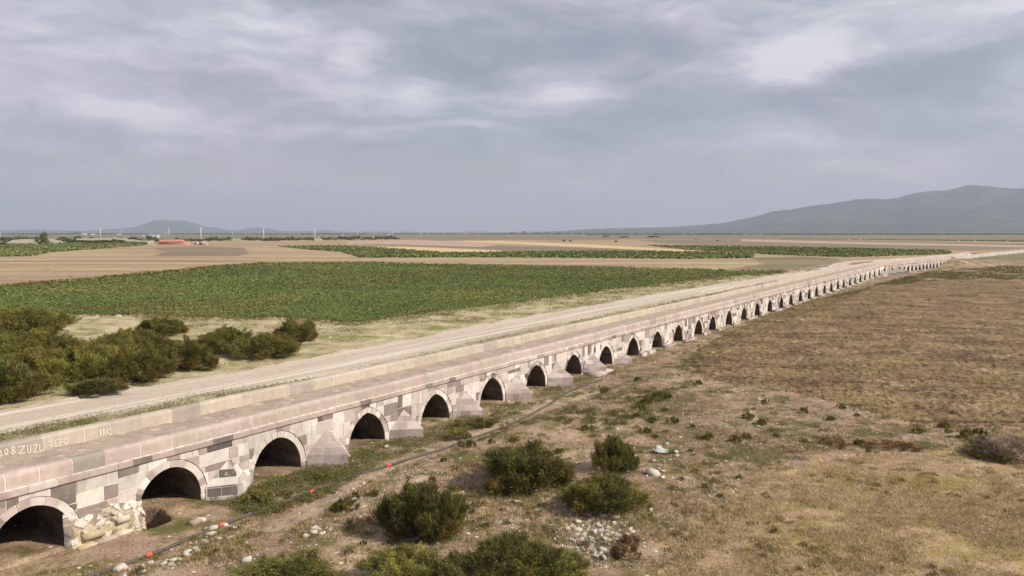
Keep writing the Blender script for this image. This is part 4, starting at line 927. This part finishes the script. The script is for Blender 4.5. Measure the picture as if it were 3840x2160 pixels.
def clumps(nc, poly_px, cols, seed, rad, h, nb=70, mask=None):
    r = np.random.default_rng(seed); xs = np.array([p[0] for p in poly_px]); ys = np.array([p[1] for p in poly_px])
    px = r.uniform(xs.min(), xs.max(), nc * 10); py = r.uniform(ys.min(), ys.max(), nc * 10); k = inpoly(px, py, poly_px) & ~(inpoly(px, py, PATHP) & (r.random(len(px)) < .9)); px, py = px[k], py[k]
    d = np.array([ray(a, b) for a, b in zip(px, py)]); t = -H / d[:, 2]; x = d[:, 0] * t; y = d[:, 1] * t
    k = fbm(x, y, 3.5, 3, seed) > .47; x, y = x[k][:nc], y[k][:nc]; n = len(x)
    R_ = rad * r.uniform(.4, 1.4, n); hh = h * r.uniform(.4, 1.3, n); c = np.array(cols)[r.integers(0, len(cols), n)] * r.uniform(.7, 1.25, (n, 1))
    m = n * nb; a = r.uniform(0, 6.28, m); q = np.sqrt(r.random(m)); Rr = np.repeat(R_, nb); X = np.repeat(x, nb) + np.cos(a) * q * Rr; Y = np.repeat(y, nb) + np.sin(a) * q * Rr
    Z = hgt(X, Y) - .02; H2 = np.repeat(hh, nb) * (1.05 - q ** 2 * .8) * r.uniform(.5, 1.1, m); b = r.uniform(0, 6.28, m); wd = .028
    P0_ = np.stack([X, Y, Z], 1); wv_ = np.stack([np.cos(b), np.sin(b), b * 0], 1) * wd * .5; mid_ = np.stack([np.cos(a) * q * .10, np.sin(a) * q * .10, H2], 1) + r.normal(size=(m, 3)) * .05
    P0_[:, 2] += H2 * r.uniform(0, .6, m)
    Q = np.stack([P0_ - wv_, P0_ + wv_, P0_ + mid_ * .7], 1)
    return Q.reshape(-1, 3), np.arange(m * 3).reshape(-1, 3), np.repeat(c, nb, 0) * r.uniform(.75, 1.25, (m, 1))
CC = [(.22, .19, .06), (.17, .16, .05), (.30, .24, .09), (.12, .12, .04), (.24, .14, .07), (.09, .10, .035), (.34, .27, .13)]
tp[2] = blades(900, [(0, 2160), (500, 2100), (1400, 1790), (1500, 1760), (1250, 1960), (600, 2160)], .11, .016, STR, 43)
tp += [clumps(420, [(300, 2160), (1200, 1850), (1700, 1660), (2200, 1480), (2560, 1400), (2900, 1480), (3840, 1660), (3840, 1740), (3300, 1700), (2850, 1800), (2500, 2160)], CC, 141, .34, .26, 90),
       clumps(260, [(1500, 1700), (1900, 1560), (2300, 1400), (2700, 1270), (2620, 1420), (2500, 1560), (2100, 1700), (1900, 1640)], [(.16, .16, .045), (.11, .12, .035), (.22, .19, .06)], 142, .45, .30, 90),
       clumps(150, [(2480, 2180), (2700, 1900), (2850, 1800), (3300, 1710), (3860, 1755), (3860, 2200)], [(.27, .24, .06), (.20, .18, .05), (.34, .27, .11), (.16, .11, .05)], 143, .30, .2, 80),
       clumps(200, [(900, 1960), (1200, 1830), (1500, 1690), (1900, 1500), (2300, 1370), (2300, 1400), (1900, 1560), (1500, 1740), (1150, 1880)], [(.15, .15, .045), (.10, .115, .03), (.24, .19, .07), (.2, .13, .06)], 144, .35, .28, 90)]
stuff('dry_grass', tp, M['grass'], 'short straw coloured grass and stubble over the near ground', 'dry grass')

# ------------------------------------------------------------------ stones
ROCK = []
for i in range(9):
    vs_, fs = lump(900 + i, 1, random.uniform(.6, .95), random.uniform(.4, .75), random.choice([14, 18, 24]), random.choice([0, .3, .6]))
    k = random.uniform(.75, 1.1)
    ROCK.append(mesh_np('stone', np.array(vs_), fs, M['rock'], np.array([(.55 * k, .49 * k, .42 * k)] * len(fs)), False))
vs_, fs = lump(77, 1, .8, .7, 18, .3); BROWN = mesh_np('stone', np.array(vs_), fs, M['rock'], np.array([(.36, .28, .22)] * len(fs)))
used = [0]
def stone(px, py, size_px, label, group, me=None, flat=1.0):
    p = un(px, py, .1); x, y = p[0], p[1]; d = y * math.cos(TH) + H * math.sin(TH); r_ = size_px * (.66 if size_px > 20 else .58) * d / F
    o = link('stone', me or ROCK[rnd.randrange(len(ROCK))]); o.location = (x, y, gz(x, y) + r_ * .22 * flat); o.rotation_euler = (rnd.uniform(-.3, .3), rnd.uniform(-.3, .3), rnd.uniform(0, 6.28)); o.scale = (r_, r_, r_ * flat)
    props(o, label, 'stone', group); used[0] += 1; return o
tS = lambda x, y: (400 + x * .3882, 1680 + y * .3882)     # zoomed view -> frame
A = [(120, 1110, 100), (170, 1195, 85), (125, 1230, 55), (350, 1100, 62), (420, 1070, 62), (350, 1155, 62), (545, 1090, 60), (575, 1050, 45), (635, 1060, 75), (475, 1065, 30), (700, 1040, 60), (715, 1060, 50), (770, 1000, 80), (775, 950, 75), (800, 870, 45), (860, 860, 50),
     (870, 980, 70), (850, 935, 60), (270, 1220, 30), (700, 1140, 30), (950, 860, 90), (1005, 800, 85), (1020, 740, 95), (960, 735, 60), (1140, 705, 80), (1205, 865, 85), (1080, 860, 60), (1230, 735, 60), (1190, 935, 45), (1350, 960, 32), (1410, 885, 26), (1200, 800, 30), (1115, 1020, 45), (620, 930, 40), (800, 900, 40)]
for a, b, c in A: stone(*tS(a, b), c * .36, 'white stone in the loose line beside the pipe near the ruined pier', 'stones beside the pipe')
for k in range(22):
    u_ = rnd.random(); stone(450 + u_ * 460 + rnd.uniform(-25, 25), 2125 - u_ * 165 + rnd.uniform(-28, 34), rnd.choice([8, 10, 12, 15]), 'white stone in the loose line beside the pipe near the ruined pier', 'stones beside the pipe')
o = stone(*tS(1020, 935), 36, 'large pinkish dressed block lying in the line of stones by the pipe', 'stones beside the pipe', None, .8)
stone(*tS(850, 690), 44, 'brown grey boulder half buried on the bank under the second arch', 'boulders at the bank', BROWN)
stone(*tS(905, 665), 34, 'pale slab leaning against the brown grey boulder under the second arch', 'boulders at the bank')
for a, b, c in [(2000, 840, 75), (2000, 890, 75), (2080, 895, 75), (1920, 925, 60), (1930, 880, 40), (2155, 850, 45), (2210, 805, 40), (2185, 905, 35), (2120, 830, 25), (1870, 870, 25), (2310, 890, 25), (1355, 1140, 90), (1430, 1130, 25), (2210, 390, 55), (2375, 350, 45), (2330, 385, 35), (2480, 300, 40), (2010, 430, 40), (1810, 520, 28)]:
    stone(*tS(a, b), c * .36, 'white stone of the loose cluster between the tall bush and the pipe', 'stones of the small cluster')
for k in range(125):                                  # stone pile
    a = rnd.gauss(0, 1); b = rnd.gauss(0, 1); px = 2230 + a * 62 - b * 25; py = 2042 + b * 50 + a * 6
    if px > 2400 or px < 2080 or py > 2135: continue
    c = rnd.choice([7, 8, 9, 11, 13, 15, 18, 26]); stone(px, py, c, 'pale stone in the spread pile of rubble', 'stones of the rubble pile')
for a, b, c, l in [(1330, 400, 27, 1), (1370, 445, 24, 1), (1300, 475, 22, 0), (1090, 450, 22, 0), (920, 420, 32, 0), (460, 410, 28, 0), (880, 790, 30, 0), (965, 550, 22, 0), (620, 290, 24, 0), (700, 500, 30, 0), (1620, 145, 18, 0)]:
    stone(2000 + a * .2717, 1900 + b * .2717, c, 'bright white stone lying on top of the rubble pile' if l else 'larger pale stone of the rubble pile', 'bright stones of the pile' if l else 'larger stones of the pile')
for k in range(30):
    px = rnd.uniform(1640, 2160); py = rnd.uniform(1900, 2030); stone(px, py, rnd.choice([6, 7, 8, 10, 13]), 'small stone scattered on bare earth before the rubble pile', 'scattered stones before the pile')
for a, b, c in [(1510, 500, 26), (1520, 585, 22), (980, 690, 27), (1130, 640, 18), (1220, 670, 16), (1345, 650, 16), (960, 1050, 38), (1080, 1040, 20), (1190, 960, 18), (935, 930, 15), (1190, 1130, 22), (805, 1100, 14), (640, 930, 11), (680, 790, 11), (1100, 880, 10), (1610, 100, 14), (2100, 65, 10), (1290, 265, 18), (2300, 50, 12), (2110, 245, 9)]:
    stone(2300 + a * .1553, 1640 + b * .1553, c, 'white stone beside the crumpled sack on the bare strip', 'stones near the sack')
for k in range(24):
    px = rnd.uniform(2380, 3700); lo = 1425 + max(0, (px - 2560)) * .2; py = rnd.uniform(lo, lo + 190); stone(px, py, rnd.choice([6, 7, 9, 12]), 'small pale stone on the weedy strip along the ploughed field', 'stones on the weedy strip')
for px, py, c in [(1300, 1700, 22), (1320, 1716, 12), (1832, 1545, 16), (1450, 1664, 26), (2455, 1352, 10), (2310, 1400, 10), (2180, 1422, 12), (1905, 1497, 14), (2015, 1500, 10), (2395, 1350, 9)]:
    stone(px, py, c, 'pale stone lying in the weeds at the foot of the arches', 'stones at the arch feet')
bk = stone(1935, 1903, 34, 'single squared brown block with a lit end, on bare earth below the big bush', None, None, .8); bk.data = BROWN
# pebbles
r = np.random.default_rng(77); npb = 5200
px = r.uniform(200, 3000, npb * 3); py = r.uniform(1450, 2160, npb * 3); k = inpoly(px, py, FG) & (fbm(px, py, 130, 3, 7) > .47); px, py = px[k][:npb], py[k][:npb]
d = np.array([ray(a, b) for a, b in zip(px, py)]); t = -H / d[:, 2]; x = d[:, 0] * t; y = d[:, 1] * t; h0 = hgt(x, y); sz = .015 + r.exponential(.018, len(x))
q_ = un(2235, 2040, 0); m_ = 700; x = np.r_[x, q_[0] + r.normal(size=m_) * .75]; y = np.r_[y, q_[1] + r.normal(size=m_) * .75]; h0 = hgt(x, y); sz = np.r_[sz, .03 + r.exponential(.022, m_)]
base = np.array([(-1, -.3, 0), (.1, -1, 0), (1, .2, 0), (-.1, .9, 0), (.05, 0, .8)], float)
Vp = (np.stack([x, y, h0], 1)[:, None] + base[None] * sz[:, None, None] * r.uniform(.6, 1.3, (len(x), 5, 3))).reshape(-1, 3); b5 = np.arange(len(x))[:, None] * 5
Fp = np.concatenate([b5 + np.array([[i, (i + 1) % 4, 4]]) for i in range(4)]); cc = np.tile(np.array([.55, .49, .42]) * r.uniform(.6, 1.15, (len(x), 1)), (4, 1))
props(link('gravel', mesh_np('gravel', Vp, Fp, M['rock'], cc)), 'fine pale pebbles strewn over the bare foreground earth', 'gravel', kind='stuff')
# crumpled sack
p = un(2480, 1712, .1); mb = MB(); n = 14; rs = np.random.default_rng(3)
G = [[(-.55 + 1.1 * i / n, -.4 + .8 * j / n, max(0, (.34 * math.exp(-((i / n - .35) ** 2 + (j / n - .6) ** 2) * 14) + .07 * rs.random())) if 0 < i < n and 0 < j < n else 0) for j in range(n + 1)] for i in range(n + 1)]
for i in range(n):
    for j in range(n):
        if (i - n / 2) ** 2 + (j - n / 2) ** 2 > (n * .52) ** 2 * rs.uniform(.7, 1): continue
        mb.poly([G[i][j], G[i + 1][j], G[i + 1][j + 1], G[i][j + 1]], random.choice([(.34, .38, .36), (.42, .45, .42), (.5, .52, .48)]))
o = mb.build('sack', M['paint']); o.location = (p[0], p[1], gz(p[0], p[1]) + .03); o.rotation_euler = (0, 0, .5); props(o, 'crumpled grey green plastic sack lying among white stones', 'sack')

# ------------------------------------------------------------------ distance: poles, buildings, shrubs, orchard, trees
mcon = plain('concrete', (.74, .74, .72), .8, 0, .5, .08); mdark = plain('dark_metal_and_shade', (.08, .08, .08), .6)
def far_xy(px, py): p = un(px, py, 0); return p[0], p[1]
def pole(px, yt, yb, arms, label):
    x, y = far_xy(px, yb); d = y; h = (yb - yt) * d / F
    o = empty('power_pole', (x, y, 0), .3, label=label, cat='power pole', group='concrete power poles across the plain')
    mb = MB(); mb.tube([(0, 0, -.5), (0, 0, h * .5), (0, 0, h)], [h * .028, h * .023, h * .016], (.6, .6, .6), 8); mb.build('shaft', mcon, o)
    if arms:
        mb = MB(); L = h * .12; mb.box(-L, L, -h * .008, h * .008, h * .93, h * .95, (.6, .6, .6)); mb.build('crossarm', mcon, o)
        for u in (-.9, 0, .9): m2 = MB(); m2.tube([(u * L, 0, h * .95), (u * L, 0, h * .975)], h * .006, (.5, .5, .5), 6); m2.build('insulator', mcon, o)
pl = [(2, 870, 897, 0, 'pole at the extreme left edge of the plain'), (44, 867, 876, 0, 'thin distant pole in the pale field near the left edge'), (378, 857, 898, 1, 'white pole with cross bars between the sandy mounds and the shed'), (456, 862, 884, 0, 'thin distant dark pole left of the shed'),
      (620, 867, 889, 0, 'short thin pole just beyond the brick building'), (634, 852, 888, 0, 'taller thin pole just beyond the brick building'), (754, 853, 904, 1, 'tall white pole with a wide cross bar rising beside the pink hut'), (873, 868, 892, 0, 'faint distant pole right of the pink hut'), (989, 857, 904, 0, 'white pole standing at the field edge beside the trodden fork'),
      (1181, 857, 902, 0, 'white pole among shrubs above the start of the green strip'), (1340, 861, 895, 0, 'pale pole before the row of shrubs, first right of the green strip tip'), (1473, 866, 891, 0, 'pale pole near the white roadside block'), (1580, 866, 892, 0, 'pale pole beyond the reddish field'), (1645, 868, 881, 0, 'tiny pole, first of the far group'),
      (1662, 868, 887, 0, 'slightly taller pole of the far group'), (1703, 867, 881, 0, 'tiny pole in the middle of the far group'), (1714, 863, 882, 0, 'tallest of the tiny far poles'), (1739, 868, 887, 0, 'grey pole at the end of the far group'), (1795, 867, 888, 0, 'last pale pole before the distant trees')]
for a in pl: pole(*a)
# metal shed
x, y = far_xy(565, 893); d = y; u = d / F
o = empty('metal_shed', (x, y, 0), .12, label='long grey curved roof shed with dark doorway, beyond the brick building', cat='shed')
m_met = plain('sheet_metal', (.50, .54, .60), .5, 0, .3, .1); m_pink = plain('pink_brick', (.50, .32, .27), .9); m_wht = plain('white_wall', (.66, .67, .62), .8)
W_, D_, Hh = 29 * u, 22 * u, 14 * u
mb = MB(); mb.box(-W_, -W_ * .58, -D_ * .51, D_ * .5, 0, Hh * .55, (.5, .5, .5)); mb.build('brick_wall', m_pink, o)
mb = MB(); mb.box(-W_ * .58, -W_ * .42, -D_ * .5, -D_ * .48, 0, Hh * .78); mb.box(-W_ * .02, W_ * .55, -D_ * .5, -D_ * .48, 0, Hh * .72); mb.box(-W_ * .42, -W_ * .02, -D_ * .5, -D_ * .48, Hh * .74, Hh * .80); mb.box(-W_ * .98, W_ * .98, D_ * .47, D_ * .5, 0, Hh * .7); mb.build('wall', m_met, o)
mb = MB(); mb.box(W_ * .55, W_ * .99, -D_ * .5, -D_ * .47, 0, Hh * .66); mb.box(W_ * .95, W_ * .99, -D_ * .47, D_ * .47, 0, Hh * .66); mb.build('white_panel', m_wht, o)
mb = MB(); pr = [(W_ * 1.02 * math.cos(a), Hh * .62 + Hh * .38 * math.sin(a)) for a in np.linspace(0, math.pi, 13)]
for (a, b), (c, e) in zip(pr[:-1], pr[1:]): mb.poly([(a, -D_ * .54, b), (c, -D_ * .54, e), (c, D_ * .54, e), (a, D_ * .54, b)])
mb.poly([(a, -D_ * .53, b) for a, b in pr]); mb.poly([(a, D_ * .53, b) for a, b in pr]); mb.build('roof', m_met, o)
mb = MB(); mb.box(-W_ * .43, -W_ * .01, -D_ * .535, -D_ * .49, 0, Hh * .78); mb.build('doorway', mdark, o)  # solid dark slab standing in for the shade inside the open doorway
# brick building
x, y = far_xy(643, 917); u = y / F
o = empty('brick_building', (x, y, 0), 0.0, label='low red brick building with a flat sloping roof at the edge of the tan field', cat='building')
m_br = plain('red_brick', (.56, .22, .15), .9, 0, 1.2, .18); m_rf = plain('red_roof', (.50, .20, .14), .85, 0, .8, .15); m_rim = plain('pale_ridge', (.66, .42, .30), .85)
mb = MB(); mb.box(-49 * u, 44 * u, 0, 26 * u, -.3, 10 * u); mb.build('wall', m_br, o)
mb = MB(); z0, z1 = 10 * u, 17.5 * u; e_ = [(-51 * u, -1.5 * u, z0), (46 * u, -1.5 * u, z0), (46 * u, 27 * u, z0), (-51 * u, 27 * u, z0)]; t_ = [(-46 * u, 9 * u, z1), (36 * u, 9 * u, z1), (36 * u, 17 * u, z1), (-46 * u, 17 * u, z1)]
for i in range(4): mb.poly([e_[i], e_[(i + 1) % 4], t_[(i + 1) % 4], t_[i]])
mb.poly(t_); mb.poly(e_[::-1]); rf = mb.build('roof', m_rf, o)
mb = MB(); mb.box(-46 * u, 32 * u, 9 * u, 11 * u, z1 - .05, z1 + 1.2 * u); mb.build('ridge', m_rim, rf)
for k in range(5): mb = MB(); a = -40 * u + k * 17 * u; mb.box(a, a + .7 * u, -.5 * u, .0, 0, 9.5 * u); mb.build('pillar', m_rf, o)
mb = MB(); z1 = 9 * u
mb.v += [(44.1 * u, 1 * u, -.2), (66 * u, 1 * u, -.2), (66 * u, 20 * u, -.2), (44.1 * u, 20 * u, -.2), (44.1 * u, 1 * u, 10 * u), (60 * u, 1 * u, 6 * u), (60 * u, 20 * u, 6 * u), (44.1 * u, 20 * u, 10 * u)]
mb.f += [[0, 1, 5, 4], [1, 2, 6, 5], [2, 3, 7, 6], [4, 5, 6, 7]]; mb.c += [(.5, .5, .5)] * 4; mb.build('annex', m_br, o)
# pink hut, vehicle, white block
x, y = far_xy(756, 919); u = y / F
o = empty('hut', (x, y, 0), 0, label='small flat roofed pink hut beside the tall white pole', cat='hut')
mb = MB(); mb.box(-11 * u, 11 * u, 0, 14 * u, 0, 15 * u); mb.build('wall', m_pink, o); mb = MB(); mb.box(-11.6 * u, 11.6 * u, -.6 * u, 14.6 * u, 15 * u, 16 * u); mb.build('roof', m_pink, o); mb = MB(); mb.box(-3 * u, 2 * u, -.3 * u, -.02, 0, 9 * u); mb.build('door', mdark, o)
x, y = far_xy(738, 917); u = y / F
o = empty('van', (x, y, 0), .1, label='small white van with a dark front parked left of the pink hut', cat='van')
mb = MB(); mb.box(-3 * u, 6.5 * u, 0, 6 * u, 1.2 * u, 9 * u); mb.build('body', m_wht, o); mb = MB(); mb.box(-7.5 * u, -3 * u, .3 * u, 5.7 * u, 1.2 * u, 6.5 * u); mb.build('cab', mdark, o)
for a in (-5 * u, 4 * u):
    for b in (.2 * u, 5.8 * u): mb = MB(); mb.tube([(a, b - .3 * u, 1.3 * u), (a, b + .3 * u, 1.3 * u)], 1.3 * u, (.1, .1, .1), 10); mb.build('wheel', mdark, o)
for (px, py, w_, h_, lb) in [(773, 918, 5, 5, 'low white tank right of the pink hut'), (430, 897, 3, 6, 'tiny white kiosk in the scrub beyond the left green field'), (346, 881, 5, 5, 'far white farmhouse near the horizon, left of the shed'), (312, 880, 9, 5, 'long pale farm building by the distant dark trees'), (440, 880, 8, 3, 'low white farm buildings far left of the shed'), (1458, 881, 5, 3, 'tiny white house on the plain beyond the shrub row'), (1907, 885, 3, 4, 'tiny white house before the distant trees')]:
    x, y = far_xy(px, py); u = y / F; o = empty('tank' if 'tank' in lb else 'farmhouse', (x, y, 0), 0, label=lb, cat='tank' if 'tank' in lb else 'house')
    mb = MB(); mb.box(-w_ * u, w_ * u, 0, w_ * 1.5 * u, 0, h_ * .65 * u); mb.build('wall', m_wht, o)
    mb = MB(); a, b, c = w_ * 1.05 * u, w_ * 1.5 * u, h_ * u
    mb.poly([(-a, -.2, h_ * .65 * u), (a, -.2, h_ * .65 * u), (a, b / 2, c), (-a, b / 2, c)]); mb.poly([(-a, b + .2, h_ * .65 * u), (a, b + .2, h_ * .65 * u), (a, b / 2, c), (-a, b / 2, c)]); mb.build('roof', m_wht if 'tank' in lb else m_met, o)
# shrubs of the far rows
fs_ = [(15, 903, 22, 14), (45, 906, 20, 12), (70, 897, 14, 10), (30, 915, 18, 12), (8, 918, 14, 10), (165, 897, 15, 22), (160, 918, 28, 22), (240, 908, 25, 18), (262, 910, 22, 14), (293, 897, 14, 10), (115, 903, 16, 10), (345, 897, 10, 8), (370, 911, 20, 11), (395, 912, 18, 11), (430, 911, 18, 12), (310, 911, 22, 10), (455, 898, 10, 8), (335, 913, 22, 10), (455, 911, 16, 10), (500, 904, 20, 14), (525, 908, 18, 12), (556, 908, 9, 8), (570, 900, 18, 12), (592, 907, 10, 10), (90, 900, 22, 12), (135, 900, 18, 10)]
for i, (a, b, hw, hh) in enumerate(fs_): place_bush('shrub', BF[i % 4], a, b, hw, hh, 'dark shrub among the pale spoil mounds at the far edge of the left green field', 'shrub', 'shrubs among the spoil mounds', stems=False, z=0)
for i in range(78):
    px = 655 + i * 10.8 + rnd.uniform(-5, 5); py = 907 - (px - 655) * .0115 + rnd.uniform(-4, 1); 
    if 860 < px < 905 and rnd.random() < .6: continue
    place_bush('shrub', BF[i % 4], px, py, rnd.uniform(6, 13), rnd.uniform(6, 12), 'dark shrub in the long far row behind the tan fields', 'shrub', 'shrubs of the long far row', stems=False, z=0)
for i, (a, b, hw, hh) in enumerate([(2115, 905, 6, 6), (2138, 905, 5, 5), (2310, 908, 6, 5), (2690, 903, 5, 4), (2610, 899, 5, 3)]): place_bush('shrub', BF[i % 4], a, b, hw, hh, 'lone dark shrub on the pale middle distance fields', 'shrub', 'lone far shrubs', stems=False, z=0)
for i in range(92):
    t_ = i / 91; px = 2930 + 930 * t_; py = 897.5 + 9.5 * t_ ** 1.1 + rnd.uniform(-.3, .3)
    if rnd.random() < .06: continue
    place_bush('orchard_tree', BF[i % 4], px, py, 2.2 + 1.1 * t_, 3.2 + 2.2 * t_, 'small young tree of the straight orchard row before the mountain', 'tree', 'orchard trees in a straight row', stems=False, z=0)
for i, (a, b, hw, hh, lb) in enumerate([(272, 876, 14, 10, 'rounded dark tree of the farm grove near the horizon, left one'), (292, 877, 18, 8, 'wide dark tree of the farm grove near the horizon, right one'), (1965, 877, 9, 9, 'round dark tree beside the distant village'), (1922, 877, 9, 6, 'low dark tree left of the round one by the distant village'), (2010, 878, 18, 6, 'wide low tree clump right of the round tree'), (2050, 878, 14, 6, 'low dark tree right of the wide clump'), (2095, 879, 10, 7, 'small dark tree near the end of the distant village'), (2170, 879, 8, 7, 'last dark tree of the distant village'), (1895, 874, 8, 5, 'faint bluish tree at the horizon'),
                                        (2340, 891, 18, 5, 'low green tree clump before the mountain foot'), (2450, 891, 22, 6, 'wide green tree clump before the mountain foot'), (2270, 889, 12, 6, 'first green tree of the clumps before the mountain foot')]):
    place_bush('distant_tree', BF[i % 4], a, b, hw, hh, lb, 'tree', None, stems=False, z=0)
# far tree belt under the mountain, too many to count
r = np.random.default_rng(9); n = 7000; px = r.uniform(-200, 4100, n); k = (fbm(px, px * 0, 60, 4, 2) + (r.random(n) - .5) * .5 > .40); px = px[k]; py = 879.0 + r.random(len(px)) * .8 + (px > 2200) * 1.6
d = np.array([ray(a, b) for a, b in zip(px, py)]); t = -H / d[:, 2]; x = d[:, 0] * t; y = d[:, 1] * t; m = len(x)
X = np.stack([x, y, r.random(m) * 6 + 1], 1); a = r.normal(size=(m, 3)); a /= np.linalg.norm(a, axis=1, keepdims=True); b = np.cross(a, r.normal(size=(m, 3))); b /= np.linalg.norm(b, axis=1, keepdims=True); s_ = r.uniform(3, 8, m)[:, None]
b[:, 2] *= .6; Q = np.stack([X - a * s_ * 2, X - b * s_, X + a * s_ * 2, X + b * s_], 1).reshape(-1, 3); Q[:, 2] = np.clip(Q[:, 2], 0, 9)
props(link('tree_belt', mesh_np('tree_belt', Q, np.arange(m * 4).reshape(-1, 4), M['leaf'], np.tile((.05, .06, .03), (m, 1)))), 'thin dark belt of trees along the horizon at the foot of the mountain', 'tree belt', kind='stuff')

# ------------------------------------------------------------------ haze
mh = bpy.data.materials.new('haze'); mh.use_nodes = True; t = NT(mh.node_tree); out = t.n('ShaderNodeOutputMaterial')
pv = t.n('ShaderNodeVolumePrincipled', {'Color': (.55, .63, .80, 1), 'Density': 7.5e-5, 'Anisotropy': .1})
t.t.links.new(pv.outputs[0], out.inputs['Volume'])
mb = MB(); mb.box(-27500, 27500, -27500, 27500, -9, 1150); hz = mb.build('haze', mh); hz['kind'] = 'stuff'; hz['label'] = 'thin bluish haze over the whole plain and the mountain'; hz['category'] = 'haze'
print('stones', used[0], 'arches', len(ARCH))
